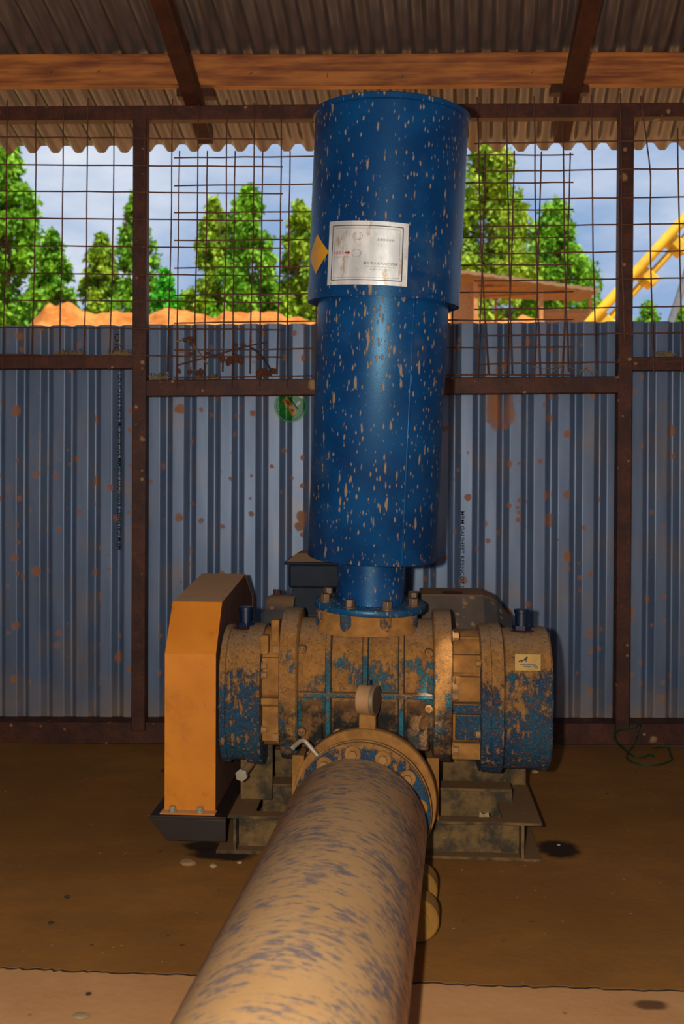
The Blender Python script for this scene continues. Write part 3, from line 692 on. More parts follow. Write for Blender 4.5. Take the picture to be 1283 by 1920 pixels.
# ---- intake silencer standing on the blower
p0 = MW @ Vector((.006, 0, .643))
sil = tag(empty('intake_silencer', p0, rot=(R(2.6), R(2.4), MYAW)), 'tall blue cylindrical intake silencer with wider top hood, mud-splashed', 'silencer')
Zb = lambda z: z - .643
MB().lathe([(.0, .0), (.150, .0), (.152, .002), (.152, .016), (.150, .018), (.0, .018)], 72).build('base_flange', M['flange_blue'], sil, ang=50)
MB().lathe([(.092, .016), (.092, .142)], 64).build('neck', M['silencer_blue'], sil, ang=50)
MB().lathe([(.0, .137), (.172, .137), (.1755, .140), (.1755, .862), (.0, .862)], 96).build('body', M['silencer_blue'], sil, ang=50)
t0 = R(-62); MB().box((-.0035, -.178, .142), (.0035, -.170, .830), Matrix.Rotation(t0 + R(90), 4, 'Z')).build('seam', M['silencer_blue'], sil, bevel=.002)
HBt, HTp = .820, 1.305
MB().lathe([(.176, HBt + .012), (.2005, HBt), (.2035, HBt), (.2035, HTp), (.0, HTp)], 96).build('hood', M['hood_blue'], sil, ang=50)
MB().lathe([(.0, HTp + .016), (.200, HTp + .016), (.2085, HTp + .012), (.2085, HTp), (.204, HTp - .003), (.0, HTp - .003)][::-1], 96).build('lid', M['hood_blue'], sil, ang=50)
for i in range(8):
    t = R(-90 + 22.5 + 45*i); c = Vector((.128*math.cos(t), .128*math.sin(t), .018))
    hexbolt(c, (0, 0, 1), .0135, .022, 'bolt', M['bolt_steel'], sil)
# plate and decal bent round the hood
def sil_ang(px, py, z):                      # angle round the hood of a photograph point at local height z
    best = None
    Wd = Matrix.Translation(p0) @ sil.rotation_euler.to_matrix().to_4x4(); I = Wd.inverted(); o = I @ EYE; d = I.to_3x3() @ ray(px, py)
    a = d.x*d.x + d.y*d.y; b = 2*(o.x*d.x + o.y*d.y); c = o.x**2 + o.y**2 - .2035**2
    t = (-b - math.sqrt(max(b*b - 4*a*c, 0)))/(2*a); q = o + d*t
    return math.atan2(q.x, -q.y), q.z
def wrap(pts, r): return [(r*math.sin(a), -r*math.cos(a), z) for a, z in pts]
def grid_patch(c00, c10, c11, c01, r, n=16, k=6):
    v = []; f = []
    for j in range(k + 1):
        for i in range(n + 1):
            s_, t = i/n, j/k
            a = (c00[0]*(1-s_) + c10[0]*s_)*(1-t) + (c01[0]*(1-s_) + c11[0]*s_)*t
            z = (c00[1]*(1-s_) + c10[1]*s_)*(1-t) + (c01[1]*(1-s_) + c11[1]*s_)*t
            v.append((a, z))
    for j in range(k):
        for i in range(n): q = j*(n+1) + i; f.append((q, q+1, q+n+2, q+n+1))
    o_ = wrap(v, r + .0008); i_ = wrap(v, r + .0001); nv = len(o_)
    f += [tuple(x + nv for x in q[::-1]) for q in f]
    ring = list(range(n+1)) + [j*(n+1) + n for j in range(1, k+1)] + [k*(n+1) + i for i in range(n-1, -1, -1)] + [j*(n+1) for j in range(k-1, 0, -1)]
    for a, b in zip(ring, ring[1:] + ring[:1]): f.append((b, a, a + nv, b + nv))
    return MB().add(o_ + i_, f)
PLc = [sil_ang(*q, 0) for q in ((614, 535), (763, 538), (767, 420), (619, 416))]
plate = grid_patch(*PLc, .2035).build('name_plate', M['plate_metal'], sil, ang=60)
def plate_pt(s_, t):
    a = (PLc[0][0]*(1-s_) + PLc[1][0]*s_)*(1-t) + (PLc[3][0]*(1-s_) + PLc[2][0]*s_)*t
    z = (PLc[0][1]*(1-s_) + PLc[1][1]*s_)*(1-t) + (PLc[3][1]*(1-s_) + PLc[2][1]*s_)*t
    return a, z
def plate_strip(s0, t0, s1, t1, w, name, mat):
    """line on the plate from (s0,t0) to (s1,t1); s,t from 0 to 1"""
    q = []; f = []; n_ = 14; dx, dy = s1 - s0, t1 - t0; L = math.hypot(dx*1.25, dy); ox, oy = -dy/L*w/1.25, dx*1.25/L*w
    for i in range(n_ + 1):
        u = i/n_
        q += [plate_pt(s0 + dx*u - ox, t0 + dy*u - oy), plate_pt(s0 + dx*u + ox, t0 + dy*u + oy)]
    f = [(2*i, 2*i+2, 2*i+3, 2*i+1) for i in range(n_)]
    return MB().add(wrap(q, .2035 + .0014), f).build(name, mat, plate, smooth=False)
for ins, w, nm in ((.065, .0065, 'border_line'), (.10, .002, 'border_line')):
    i2 = ins*1.15; x0, x1, y0_, y1_ = ins, 1 - ins, i2, 1 - i2
    for a in ((x0, y0_, x1, y0_), (x1, y0_, x1, y1_), (x1, y1_, x0, y1_), (x0, y1_, x0, y0_)): plate_strip(*a, w, nm, M['ink_black' if w > .004 else 'ink_grey'])
def plate_text(body, s0, t0, width, height, name, mat):
    v, f = text_mesh(body, 1.0); xs = [q[0] for q in v]; ys = [q[1] for q in v]
    x0, x1, y0_, y1_ = min(xs), max(xs), min(ys), max(ys)
    q = [plate_pt(s0 + (x - x0)/(x1 - x0)*width, t0 + (y - y0_)/(y1_ - y0_)*height) for x, y, _ in v]
    return MB().add(wrap(q, .2035 + .0014), f).build(name, mat, plate, smooth=False)
plate_text('注意清洗', .085, .475, .155, .05, 'red_lettering', M['ink_red'])
plate_text('PAY ATTENTION TO CLEANING', .085, .425, .23, .016, 'red_lettering', M['ink_red'])
ar = [(.25, .485), (.29, .485), (.29, .468), (.325, .498), (.29, .53), (.29, .512), (.25, .512)]
MB().add(wrap([plate_pt(*q) for q in ar], .2035 + .0014), [tuple(range(7))]).build('red_arrow', M['ink_red'], plate, smooth=False)
plate_text('章丘亚太空气动力机械', .49, .315, .39, .045, 'black_lettering', M['ink_black'])
plate_text('ZHANGQIU BLOWER CO LTD', .51, .275, .35, .014, 'small_lettering', M['ink_grey'])
plate_text('ADD TEL FAX', .56, .235, .25, .014, 'small_lettering', M['ink_grey'])
plate_text('主要技术参数', .64, .69, .20, .04, 'small_lettering', M['ink_grey'])
for cx_, cy_, rr in ((.41, .76, .06), (.41, .76, .035), (.40, .49, .06)):
    q = []; 
    for i in range(28):
        t = 2*math.pi*i/28
        for k in (1, .93): q.append(plate_pt(cx_ + rr*k*math.cos(t), cy_ + rr*1.25*k*math.sin(t)*.8))
    MB().add(wrap(q, .2035 + .0014), [(2*i, (2*i+2) % 56, (2*i+3) % 56, 2*i+1) for i in range(28)]).build('dial_print', M['ink_grey'], plate, smooth=False)
da, dz = sil_ang(597, 476, 0); hw, hh = R(17), .051
da0, _ = sil_ang(617, 476, 0); hw = R(15.5); da = da0 - hw
v = []; f = []
nn = 12
for i in range(nn + 1):
    a = da - hw + 2*hw*i/nn; h = hh*(1 - abs(2*i/nn - 1)) + .0001; v += [(a, dz - h), (a, dz + h)]
f = [(2*i, 2*i+2, 2*i+3, 2*i+1) for i in range(nn)]
dec = MB().add(wrap(v, .2035 + .0012), f).build('warning_diamond', M['yellow_label'], sil)
dec['label'] = 'faded yellow diamond warning decal'

# ---- belt guard
gd = mthing('belt_guard', 'orange sheet metal belt guard with dusty top, left of the blower', 'belt guard')
u0, u1 = -.530, -.394
prof = [(-.128, .116), (-.128, .530), (-.040, .655), (.36, .690), (.52, .60), (.55, .40), (.55, .116)]
t = .003
m = MB()
v = []
for u in (u0, u1):
    v += [(u, a, b) for a, b in prof]
k = len(prof); f = [(i, i + k, i + k + 1, i + 1) for i in range(k - 1)]
m.add(v, [q[::-1] for q in f]); o = m.build('shell', M['guard_orange'], gd, smooth=False)
so_ = o.modifiers.new('sheet', 'SOLIDIFY'); so_.thickness = .003; so_.offset = -1
MB().add([(u0 + .002, a, b) for a, b in prof], [tuple(range(k))]).build('outer_side', M['guard_orange'], gd, smooth=False).modifiers.new('sheet', 'SOLIDIFY').thickness = .002
inner = [(-.118, .120), (-.118, .527), (-.034, .646), (.355, .681), (.50, .60), (.53, .40), (.53, .12)]
MB().add([(u1 - .001, a, b) for a, b in prof], [tuple(range(k))[::-1]]).build('inner_side', M['guard_inside'], gd, smooth=False).modifiers.new('sheet', 'SOLIDIFY').thickness = .002
MB().box((u0 - .006, -.160, .1145), (u1 + .004, -.126, .1185)).build('foot_flange', M['guard_orange'], gd, bevel=.001)
for u in (-.505, -.432): hexbolt((u, -.145, .1185), (0, 0, 1), .009, .014, 'hex_bolt', M['bolt_zinc'], gd)
# tie bolt below the drive end
bt = tag(empty('tensioning_bolt', (mx, my, 0), MYAW), 'large zinc hex bolt head below the left end of the blower', 'bolt')
p = mloc(455, 1451, -.13); d = Vector((.12, 1, .05)).normalized(); hexbolt(p, -d, .017, .014, 'head', M['bolt_zinc'], bt, False)
p2 = p + d*.16; MB().cyl(p, p2, .011, 14).build('shank', M['bolt_mud'], bt); MB().box((p.x - .03, .02, .10), (p.x + .06, .035, p.z + .035)).build('lug', M['skid_steel'], bt, bevel=.003)

# ---- electric motor behind
mo = mthing('electric_motor', 'dark grey electric motor behind the blower with terminal box', 'motor')
MV, MZ, MR = .42, .455, .165
m = MB(); m.lathe([(.02, -.26), (.09, -.26), (.150, -.23), (MR, -.20), (MR, .20), (.02, .20)], 40, 'x', (0, MV, MZ)); m.build('motor_body', M['motor_grey'], mo)
for i in range(26):
    a = R(-20 + i*220/25); c = Vector((0, math.cos(a), math.sin(a)))
    w = Vector((0, -math.sin(a), math.cos(a)))*.003; p = Vector((0, MV, MZ))
    m = MB(); q = [p + c*(MR - .004) - w, p + c*(MR - .004) + w, p + c*(MR + .018) + w*.5, p + c*(MR + .018) - w*.5]
    m.loft([[(-.19, s_.y, s_.z) for s_ in q], [(.19, s_.y, s_.z) for s_ in q]]).build('cooling_fin', M['motor_grey'], mo, smooth=False)
# fan cowl: octagonal, tapered toward the right end
def octa(u, w, h, c): return [(u, MV + x, MZ + z) for x, z in ((-w, -h + c), (-w + c, -h), (w - c, -h), (w, -h + c), (w, h - c), (w - c, h), (-w + c, h), (-w, h - c))]
MB().loft([octa(.15, .19, .185, .10), octa(.34, .19, .185, .10), octa(.38, .18, .170, .10), octa(.435, .135, .105, .08)]).build('fan_cowl', M['motor_grey'], mo, ang=20, bevel=.006)
pc = mloc(848, 1113, MV - .05); MB().lathe([(.030, .0), (.034, .003), (.0, .005)], 24, c=(pc.x, MV - .05, MZ + .185)).build('lifting_cap', M['dark_red'], mo)
m = MB(); m.lathe([(.02, -.262), (.055, -.262), (.06, -.255), (.06, -.20), (.02, -.20)], 32, 'x', (0, MV - .06, MZ + .16)); 
a = mloc(499, 1140, MV - .14); b = mloc(552, 1140, MV - .14); MB().lathe([(.02, a.x), (.098, a.x), (.104, a.x + .012), (.104, b.x), (.02, b.x)], 36, 'x', (0, MV - .10, a.z - .068)).build('drive_end_shield', M['motor_grey'], mo)
for dx in (.022, .034): MB().cyl((a.x + dx, MV - .10, a.z + .03), (a.x + dx, MV - .10, a.z + .052), .005, 8).build('grease_nipple', M['rafter_steel'], mo)
a = mloc(541, 1057, MV - .12); b = mloc(640, 1104, MV - .12)
m = MB(); m.box((a.x, MV - .12, b.z), (b.x + .03, MV + .05, a.z)); m.build('terminal_box', M['box_black'], mo, bevel=.008)
m = MB(); m.box((a.x - .012, MV - .135, a.z - .002), (b.x + .045, MV + .065, a.z + .007)); m.build('box_lid', M['box_black'], mo, bevel=.003)
m = MB(); m.loft([[(a.x - .008, MV - .13, a.z + .006), (b.x + .04, MV - .13, a.z + .006), (b.x + .04, MV + .06, a.z + .006), (a.x - .008, MV + .06, a.z + .006)], [(a.x + .025, MV - .09, a.z + .030), (b.x + .02, MV - .09, a.z + .030), (b.x + .02, MV + .03, a.z + .03), (a.x + .025, MV + .03, a.z + .03)]]); m.build('lid_dome', M['motor_grey'], mo, smooth=False)
m = MB(); m.loft([[(a.x - .006, MV - .13, MZ + .10), (b.x + .03, MV - .13, MZ + .10), (b.x + .03, MV + .05, MZ + .10), (a.x - .006, MV + .05, MZ + .10)], [(a.x + .012, MV - .11, b.z + .002), (b.x + .02, MV - .11, b.z + .002), (b.x + .02, MV + .04, b.z + .002), (a.x + .012, MV + .04, b.z + .002)]]); m.build('box_base', M['box_black'], mo, bevel=.003)
for u in (-.13, .13): MB().box((u - .03, MV - .16, .1745), (u + .03, MV + .16, MZ - .10)).build('motor_foot', M['motor_grey'], mo, bevel=.004)
crossbox(UL + .01, UR - .01, MV - .17, MV + .17, HB, .174, 'motor_plate')

# ================================================================== SMALL THINGS
# yellow round chocks against the pipe
for px, py, lab in ((783, 1660, 'upper yellow round chock wedged against the pipe near the flange'), (783, 1718, 'lower yellow round chock wedged against the pipe nearer the viewer')):
    fl = atz(px, py + 39, 0); r = .0475
    rt = tag(empty('pipe_chock', (fl.x, fl.y, 0), PYAW), lab, 'chock')
    MB().lathe([(.0, -.03), (r - .004, -.03), (r, -.026), (r, .026), (r - .004, .03), (.0, .03)], 40, 'y', (0, 0, r)).build('drum', M['yellow_rubber'], rt)
    MB().lathe([(.022, -.0335), (.026, -.0335), (.027, -.0295), (.021, -.0295)], 32, 'y', (0, 0, r)).build('face_ring', M['yellow_rubber'], rt)
# green packing strap on the floor by the right post
def flat(pts): return [atz(x, y, z) for x, y, z in pts]
sp_ = flat([(1226, 1404, .012), (1240, 1403, .004), (1254, 1404, .003), (1258, 1418, .002), (1262, 1424, .003), (1250, 1431, .002), (1230, 1436, .002), (1205, 1435, .002), (1185, 1430, .003), (1176, 1422, .006), (1178, 1413, .010)])
sp_ += [at(1186, 1402, 3.66), at(1192, 1390, 3.665), at(1197, 1374, 3.665), at(1202, 1362, 3.665), at(1197, 1359, 3.655), at(1193, 1364, 3.65)]
sp_ += [at(1180, 1367, 3.645), at(1160, 1371, 3.635), at(1152, 1379, 3.62), at(1157, 1393, 3.60)] + flat([(1168, 1404, .02), (1179, 1413, .012), (1192, 1421, .006), (1206, 1421, .004), (1218, 1416, .003), (1227, 1420, .002)])
def smooth_path(p, n=5):
    out = []
    for i in range(len(p) - 1):
        a, b, c, d = p[max(i-1, 0)], p[i], p[i+1], p[min(i+2, len(p)-1)]
        for k in range(n):
            t = k/n; out.append(.5*((2*b) + (c - a)*t + (2*a - 5*b + 4*c - d)*t*t + (3*b - a - 3*c + d)*t**3))
    out.append(p[-1]); return out
q = smooth_path(sp_); q = [Vector((p.x, p.y, max(p.z, .002))) for p in q]
m = MB(); rings = []
for i, p in enumerate(q):
    d = (q[min(i+1, len(q)-1)] - q[max(i-1, 0)]).normalized(); n_ = d.cross(Vector((0, .3, 1))).normalized(); up = n_.cross(d)
    w = .0025; h = .0055
    rings.append([p + n_*w*sx + Vector((0, 0, 1))*h*(sz) for sx, sz in ((-1, 0), (1, 0), (1, 1), (-1, 1))])
m.loft(rings); tag(m.build('packing_strap', M['strap_green']), 'looped green plastic packing strap on the floor by the right post', 'strap')
# round green sticker on the corrugated sheet below the rail
sc_ = at(545, 761, YW); sr = 31 * YW / FPX
st = tag(empty('round_sticker', (sc_.x, YW, sc_.z)), 'round green sticker on the wall sheet just below the rail', 'sticker')
def sheet_y(x): return wall_prof(x) + .003 - .006
def sticker_part(name, mat, r0, r1, lift, poly=None):
    v = []; f = []
    if poly is None:
        nr, na = 10, 56
        for j in range(nr + 1):
            rr = r0 + (r1 - r0)*j/nr
            for i in range(na):
                t = 2*math.pi*i/na; x = rr*math.cos(t); v.append((x, sheet_y(sc_.x + x) - lift, rr*math.sin(t)))
        for j in range(nr):
            for i in range(na): f.append((j*na + i, (j+1)*na + i, (j+1)*na + (i+1) % na, j*na + (i+1) % na))
    else:
        (ax_, az_), (bx_, bz_), w = poly; n_ = 24; d = Vector((bx_ - ax_, bz_ - az_)).normalized(); o_ = Vector((-d.y, d.x))*w
        for i in range(n_ + 1):
            for k in range(5):
                s_ = (k/2 - 1); x = ax_ + (bx_ - ax_)*i/n_ + o_.x*s_; z = az_ + (bz_ - az_)*i/n_ + o_.y*s_
                v.append((x, sheet_y(sc_.x + x) - lift, z))
        for i in range(n_):
            for k in range(4): q_ = i*5 + k; f.append((q_, q_+5, q_+6, q_+1))
    return MB().add(v, f).build(name, mat, st)
sticker_part('disc', M['sticker_green'], 0.0, sr*.86, .0006); sticker_part('outer_band', M['sticker_lime'], sr*.86, sr, .0006); sticker_part('ring', M['sticker_blue'], sr*.80, sr*.88, .0012)
k_ = sr/31
sticker_part('orange_band', M['sticker_orange'], 0, 0, .0014, ((-12*k_, 14*k_), (8*k_, -16*k_), 5.5*k_))
sticker_part('black_bar', M['ink_black'], 0, 0, .0018, ((-9*k_, 24*k_), (14*k_, -6*k_), 1.4*k_))
for a_, b_, w_, mt in (((-10, 12), (-4, 3), 2.2, 'dark_red'), ((-2, 0), (2, -5), 2.2, 'sticker_white'), ((3, -7), (6, -11), 2.0, 'dark_red'), ((11, 1), (18, 8), 2.2, 'sticker_white'), ((-6, 22), (0, 17), 1.8, 'sticker_white'), ((15, 20), (23, 14), 2.0, 'sticker_white')):
    sticker_part('print_block', M[mt], 0, 0, .0022, ((a_[0]*k_, a_[1]*k_), (b_[0]*k_, b_[1]*k_), w_*k_))
for i in range(11):
    t = R(150 + i*13); x, z = 22*k_*math.cos(t), 22*k_*math.sin(t); tt = (-math.sin(t), math.cos(t))
    sticker_part('print_letter', M['ink_black'], 0, 0, .0022, ((x, z), (x + tt[0]*1.8*k_, z + tt[1]*1.8*k_), 1.4*k_))
# dried twig caught in the mesh
tw = tag(empty('dry_twig', (0, FY - .03, 0)), 'dried brown leafy twig caught in the wire mesh above the rail', 'twig')
YT = FY - .03
def tw_pts(l): return [(p.x, p.y - YT, p.z) for p in smooth_path([at(x, y, YT + random.uniform(-.012, .012)) for x, y in l], 4)]
MB().tube(tw_pts([(331, 685), (360, 677), (395, 668), (440, 655), (468, 648), (500, 641)]), .0022, 6).build('stem', M['dry_leaf'], tw)
MB().tube(tw_pts([(472, 652), (488, 665), (500, 682), (510, 698)]), .0028, 6).build('stem', M['stone_dark'], tw)
MB().tube(tw_pts([(329, 640), (345, 637), (358, 641), (372, 660), (388, 683)]), .0018, 6).build('stem', M['straw'], tw)
def leaf(px, py, L, ang, mat='dry_leaf'):
    c = at(px, py, YT); d = Vector((math.cos(ang), random.uniform(-.5, .5), math.sin(ang))).normalized(); s_ = d.cross(Vector((.2, 1, .1))).normalized()
    v = []
    for t, w in ((0, .05), (.25, .75), (.5, 1), (.75, .7), (1, .05)):
        for k in (-1, 0, 1): p = c + d*L*t + s_*L*.38*w*k + Vector((0, .22*L*abs(k)*w, -.15*L*t*t)); v.append((p.x, p.y - YT, p.z))
    f = [(3*i+k, 3*i+k+1, 3*i+k+4, 3*i+k+3) for i in range(4) for k in (0, 1)]
    MB().add(v, f).build('leaf', M[mat], tw)
for x, y, L, a in ((342, 634, .03, -.6), (350, 632, .035, -.4), (356, 638, .03, -1.2), (361, 664, .026, 2.8), (385, 664, .024, .5), (375, 690, .04, -1.4), (372, 694, .03, -2), (396, 668, .03, .2), (415, 664, .04, -1.5), (418, 668, .03, -1.8), (440, 662, .045, -1.6), (446, 664, .05, -1.3), (432, 668, .05, -1.9), (452, 650, .03, .8), (480, 668, .035, -.2), (488, 690, .05, -1.8), (500, 700, .05, 2.6), (505, 698, .045, .4), (510, 700, .05, 3.0), (355, 692, .03, -1.6), (330, 690, .03, -.9), (441, 650, .024, 1.4)): leaf(x, y, L*.72, a)
# dry grass on the rail
def tuft(px0_, px1_, py, n_, L, label, sag=.3):
    r_ = tag(empty('dry_grass_tuft', (0, FY + .02, 0)), label, 'dry grass'); m = MB()
    for i in range(n_):
        p = at(random.uniform(px0_, px1_), py, FY + random.uniform(.006, .03)); a = random.uniform(.3, 2.8)
        q = [p + Vector((math.cos(a)*L*s_, random.uniform(-.01, .01)*s_, math.sin(a)*L*s_*(1 - sag*s_))) for s_ in (0, .35, .7, 1)]
        m.tube([(k.x, k.y - FY - .02, k.z) for k in q], [.0012, .001, .0009, .0005], 4)
    o = m.build('blades', M['straw'], r_); o['kind'] = 'stuff'
tuft(282, 312, 711, 40, .035, 'small dry grass tuft on the middle rail beside the left post')
tuft(365, 410, 711, 40, .03, 'thin dry grass on the middle rail under the twig')
tuft(105, 155, 666, 60, .03, 'dry grass tuft on the left rail, away from the post')
tuft(205, 245, 666, 60, .032, 'dry grass tuft on the left rail against the post')
tuft(1225, 1262, 668, 40, .03, 'dry grass tuft on the short right rail')
r_ = tag(empty('dry_straw', (0, FY - .028, 0)), 'pale dry straw strands in the mesh above the right rail', 'straw')
for l in ([(998, 687), (1030, 691), (1055, 684), (1085, 694), (1122, 699)], [(1055, 684), (1040, 695), (1030, 703)], [(1098, 690), (1090, 698), (1080, 702)], [(1095, 690), (1105, 697), (1110, 703)]):
    MB().tube([(p.x, p.y - FY + .028, p.z) for p in smooth_path([at(x, y, FY - .028) for x, y in l], 4)], .0013, 5).build('strand', M['straw'], r_)
# loose stones and chips on the floor
def stone(px, py, r, flat_, mat, label, name='stone', z=0):
    p = atz(px, py, z); m = MB(); n1, n2 = 6, 9; rings = []; sd_ = random.random()*50
    for j in range(1, n1):
        th = math.pi*j/n1; ring = []
        for i in range(n2):
            ph = 2*math.pi*i/n2; d = Vector((math.sin(th)*math.cos(ph), math.sin(th)*math.sin(ph), -math.cos(th)))
            k = r*(1 + .35*noise.noise(d*1.3 + Vector((sd_, 0, 0)))); ring.append((d.x*k, d.y*k*.7, max(d.z*k*flat_, -r*flat_*.6) + r*flat_*.6))
        rings.append(ring)
    o = m.loft(rings).build(name, M[mat], ang=25); o.location = p + Vector((0, 0, .0005)); return tag(o, label, 'stone')
stone(352, 1622, .022, .4, 'stone', 'flat tan stone on the floor left of the skid beam')
stone(400, 1626, .010, .5, 'chip_pale', 'small pale chip just right of the flat tan stone')
stone(449, 1619, .007, .5, 'chip_pale', 'tiny pale chip under the end of the left skid beam')
stone(306, 1447, .011, .6, 'stone_dark', 'small dark stone on the floor left of the orange guard')
stone(126, 1684, .008, .6, 'stone_dark', 'dark pebble on the open floor at left, larger one')
stone(95, 1732, .008, .4, 'stone_dark', 'flat dark pebble on the floor left, nearer the joint')
stone(166, 1866, .006, .5, 'stone_dark', 'dark pebble on the paler front slab at left', z=.0)
stone(152, 1906, .018, .12, 'chip_pale', 'pale flat chip pressed into the front slab at left', z=.0)
stone(1004, 1449, .012, .5, 'chip_pale', 'pale chip on the floor behind the right end of the blower')
stone(1048, 1586, .005, .6, 'chip_pale', 'tiny white chip in the dark oil stain right of the skid')
p = mloc(908, 1527, -.09); ch = MB().add([(0, 0, 0), (.026, 0, .001), (.024, .004, .013), (.012, .006, .005), (.001, .005, .014)], [(0, 1, 2, 3), (0, 3, 4)]).build('torn_chip', M['chip_pale'], smooth=False)
ch.modifiers.new('sheet', 'SOLIDIFY').thickness = .0015
pw = MW @ Vector((p.x - .012, -.085, HB + .0012)); ch.location = pw; ch.rotation_euler = (0, 0, MYAW); tag(ch, 'small torn pale chip lying on the front skid channel', 'chip')

# ================================================================== OUTDOORS
tag(MB().box((-80, 4.25, -.2), (80, 160, -.02)).build('ground', M['grassy_ground'], smooth=False), kind='structure')
# excavated soil heap
YH = 36.0
ridge = [(-200, 640), (40, 640), (62, 606), (92, 574), (140, 578), (200, 585), (245, 592), (275, 590), (310, 577), (340, 586), (385, 588), (445, 578), (500, 588), (560, 594), (640, 592), (760, 590), (860, 592), (900, 594), (960, 596), (1060, 600), (1105, 606), (1140, 640)]
rx = [at(x, 600, YH).x for x, _ in ridge]; rz = [at(641, y, YH).z for _, y in ridge]
nx, ny = 320, 60; v = []; f = []
for j in range(ny + 1):
    t = j/ny; y = YH - 7 + 15*t
    for i in range(nx + 1):
        x = rx[0] + (rx[-1] - rx[0])*i/nx; h = float(np.interp(x, rx, rz))
        e = min(1, (x - rx[0])/2.2, (rx[-1] - x)/2.2)
        prof_ = max(0, 1 - abs(y - YH)/7.2)**.85
        z = h*prof_*max(e, 0) + .35*noise.noise(Vector((x*.8, y*.8, 2)))*prof_ + .22*noise.noise(Vector((x*2.3, y*2.3, 7)))*prof_
        v.append((x, y, max(z, -.04) if 0 < i < nx and 0 < j < ny else -.06))
for j in range(ny):
    for i in range(nx): q = j*(nx+1) + i; f.append((q, q+1, q+nx+2, q+nx+1))
tag(MB().add(v, f).build('soil_heap', M['soil'], ang=60), 'long heap of orange excavated soil beyond the wall', 'soil heap')
# trees
def tree(px, ytop, halfw, Y0_, mat, label, nleaf=5200, group='trees beyond the soil heap', zlow=2.6, kind='tree', name='tree', droop=.75, size=.16, seed=0):
    Y = Y0_ + 14 if Y0_ < 50 else Y0_; rg = np.random.default_rng(100 + seed); top = at(px, ytop, Y); bx = top.x; H = top.z; w = halfw*.80*Y/FPX; nleaf = int(nleaf*1.9)
    t = tag(empty(name, (bx, Y, -.02)), label, kind, group); zlow = min(at(px, 660, Y).z, H*.5); size = size*Y/Y0_
    m = MB(); pts = [(0, 0, 0)]; rr = [.02*H]
    for i in range(1, 7): pts.append((rg.normal(0, .02*H)*i/6, rg.normal(0, .02*H)*i/6, H*.93*i/6)); rr.append(.02*H*(1 - i/6.6))
    m.tube(pts, rr, 7); m.build('trunk', M['bark'], t)
    # clumps climbing round the trunk
    ncl = 90; cz = zlow + (H - zlow)*(rg.random(ncl)**.85); fr_ = (cz - zlow)/(H - zlow)
    env = w*np.clip(1.18*(1 - fr_)**.62*(.55 + .9*np.minimum(fr_*2.2, .55)), .05, None); ang = rg.random(ncl)*2*np.pi; rad = env*np.sqrt(rg.random(ncl))
    cx, cy = rad*np.cos(ang), rad*np.sin(ang); cr = w*(.24 + .20*rg.random(ncl))*(1 - .45*fr_)
    cx[0], cy[0], cz[0], cr[0] = 0, 0, H - w*.12, w*.16
    cx[1], cy[1], cz[1], cr[1] = .04*w, 0, H - w*.38, w*.22
    pk = rg.integers(0, ncl, nleaf); d = rg.normal(size=(nleaf, 3)); d /= np.linalg.norm(d, axis=1)[:, None]; d *= (rg.random(nleaf)**.45)[:, None]
    P = np.stack([cx[pk], cy[pk], cz[pk]], 1) + d*cr[pk][:, None]*np.array([1, 1, 1.35])
    L = size*(.6 + .8*rg.random(nleaf)); dirs = rg.normal(size=(nleaf, 3)); dirs[:, 2] -= droop*1.6; dirs /= np.linalg.norm(dirs, axis=1)[:, None]
    sd_ = np.cross(dirs, rg.normal(size=(nleaf, 3))); sd_ /= np.linalg.norm(sd_, axis=1)[:, None]; W_ = L*.30
    a = P; b = P + dirs*(L*.45)[:, None] + sd_*W_[:, None]; c = P + dirs*L[:, None]; e = P + dirs*(L*.45)[:, None] - sd_*W_[:, None]
    V = np.stack([a, b, c, e], 1).reshape(-1, 3); F = np.arange(nleaf*4).reshape(-1, 4)
    me = bpy.data.meshes.new('foliage'); me.from_pydata(V.tolist(), [], F.tolist()); me.materials.append(M[mat])
    o = bpy.data.objects.new('foliage', me); C.objects.link(o); o.parent = t; o['kind'] = 'stuff'
    for s_ in range(5):
        k = 2 + s_; MB().tube([(0, 0, cz[k]*.8), (cx[k]*.5, cy[k]*.5, cz[k]*.92), (cx[k], cy[k], cz[k])], [.008*H, .005*H, .002*H], 5).build('branch', M['bark'], t)
    return t
TR = [(8, 236, 95, 33, 'leaf_mid', 'tall green tree at the far left edge, above the wall', 9000, .18),
      (98, 436, 62, 36, 'leaf_mid', 'lower rounded tree right beside the tall far-left tree', 5000, .15),
      (190, 446, 66, 37, 'leaf_olive', 'pale olive tree between the far-left trees and the left post', 5200, .15),
      (256, 364, 62, 35, 'leaf_mid', 'slender pointed tree standing behind the left post', 5200, .15),
      (310, 508, 46, 31, 'leaf_bright', 'vivid green bushy young tree just right of the left post', 4200, .14),
      (402, 376, 60, 36, 'leaf_olive', 'pointed olive tree left of the peaked pair in the middle bay', 5600, .15),
      (466, 358, 84, 34, 'leaf_mid', 'tallest peaked tree in the bay left of the silencer', 7400, .15),
      (562, 384, 62, 35, 'leaf_olive', 'tree partly hidden by the left edge of the silencer', 5600, .15),
      (604, 318, 44, 41, 'leaf_bright', 'narrow tree mostly hidden behind the silencer hood', 3600, .16),
      (790, 400, 70, 38, 'leaf_mid', 'tree hidden behind the silencer body', 3600, .16),
      (918, 246, 112, 34, 'leaf_olive', 'tall loose tree just right of the silencer', 8600, .17),
      (1044, 376, 98, 36, 'leaf_mid', 'dense rounded tree beyond the shed roof at right', 7800, .16),
      (1000, 520, 70, 40, 'leaf_mid', 'low green tree seen under the open shed roof', 4600, .16)]
for i, (x, yt, hw_, Y, mt, lab, nl, sz) in enumerate(TR): tree(x, yt, hw_, Y, mt, lab, nl, seed=i, size=sz*1.15)
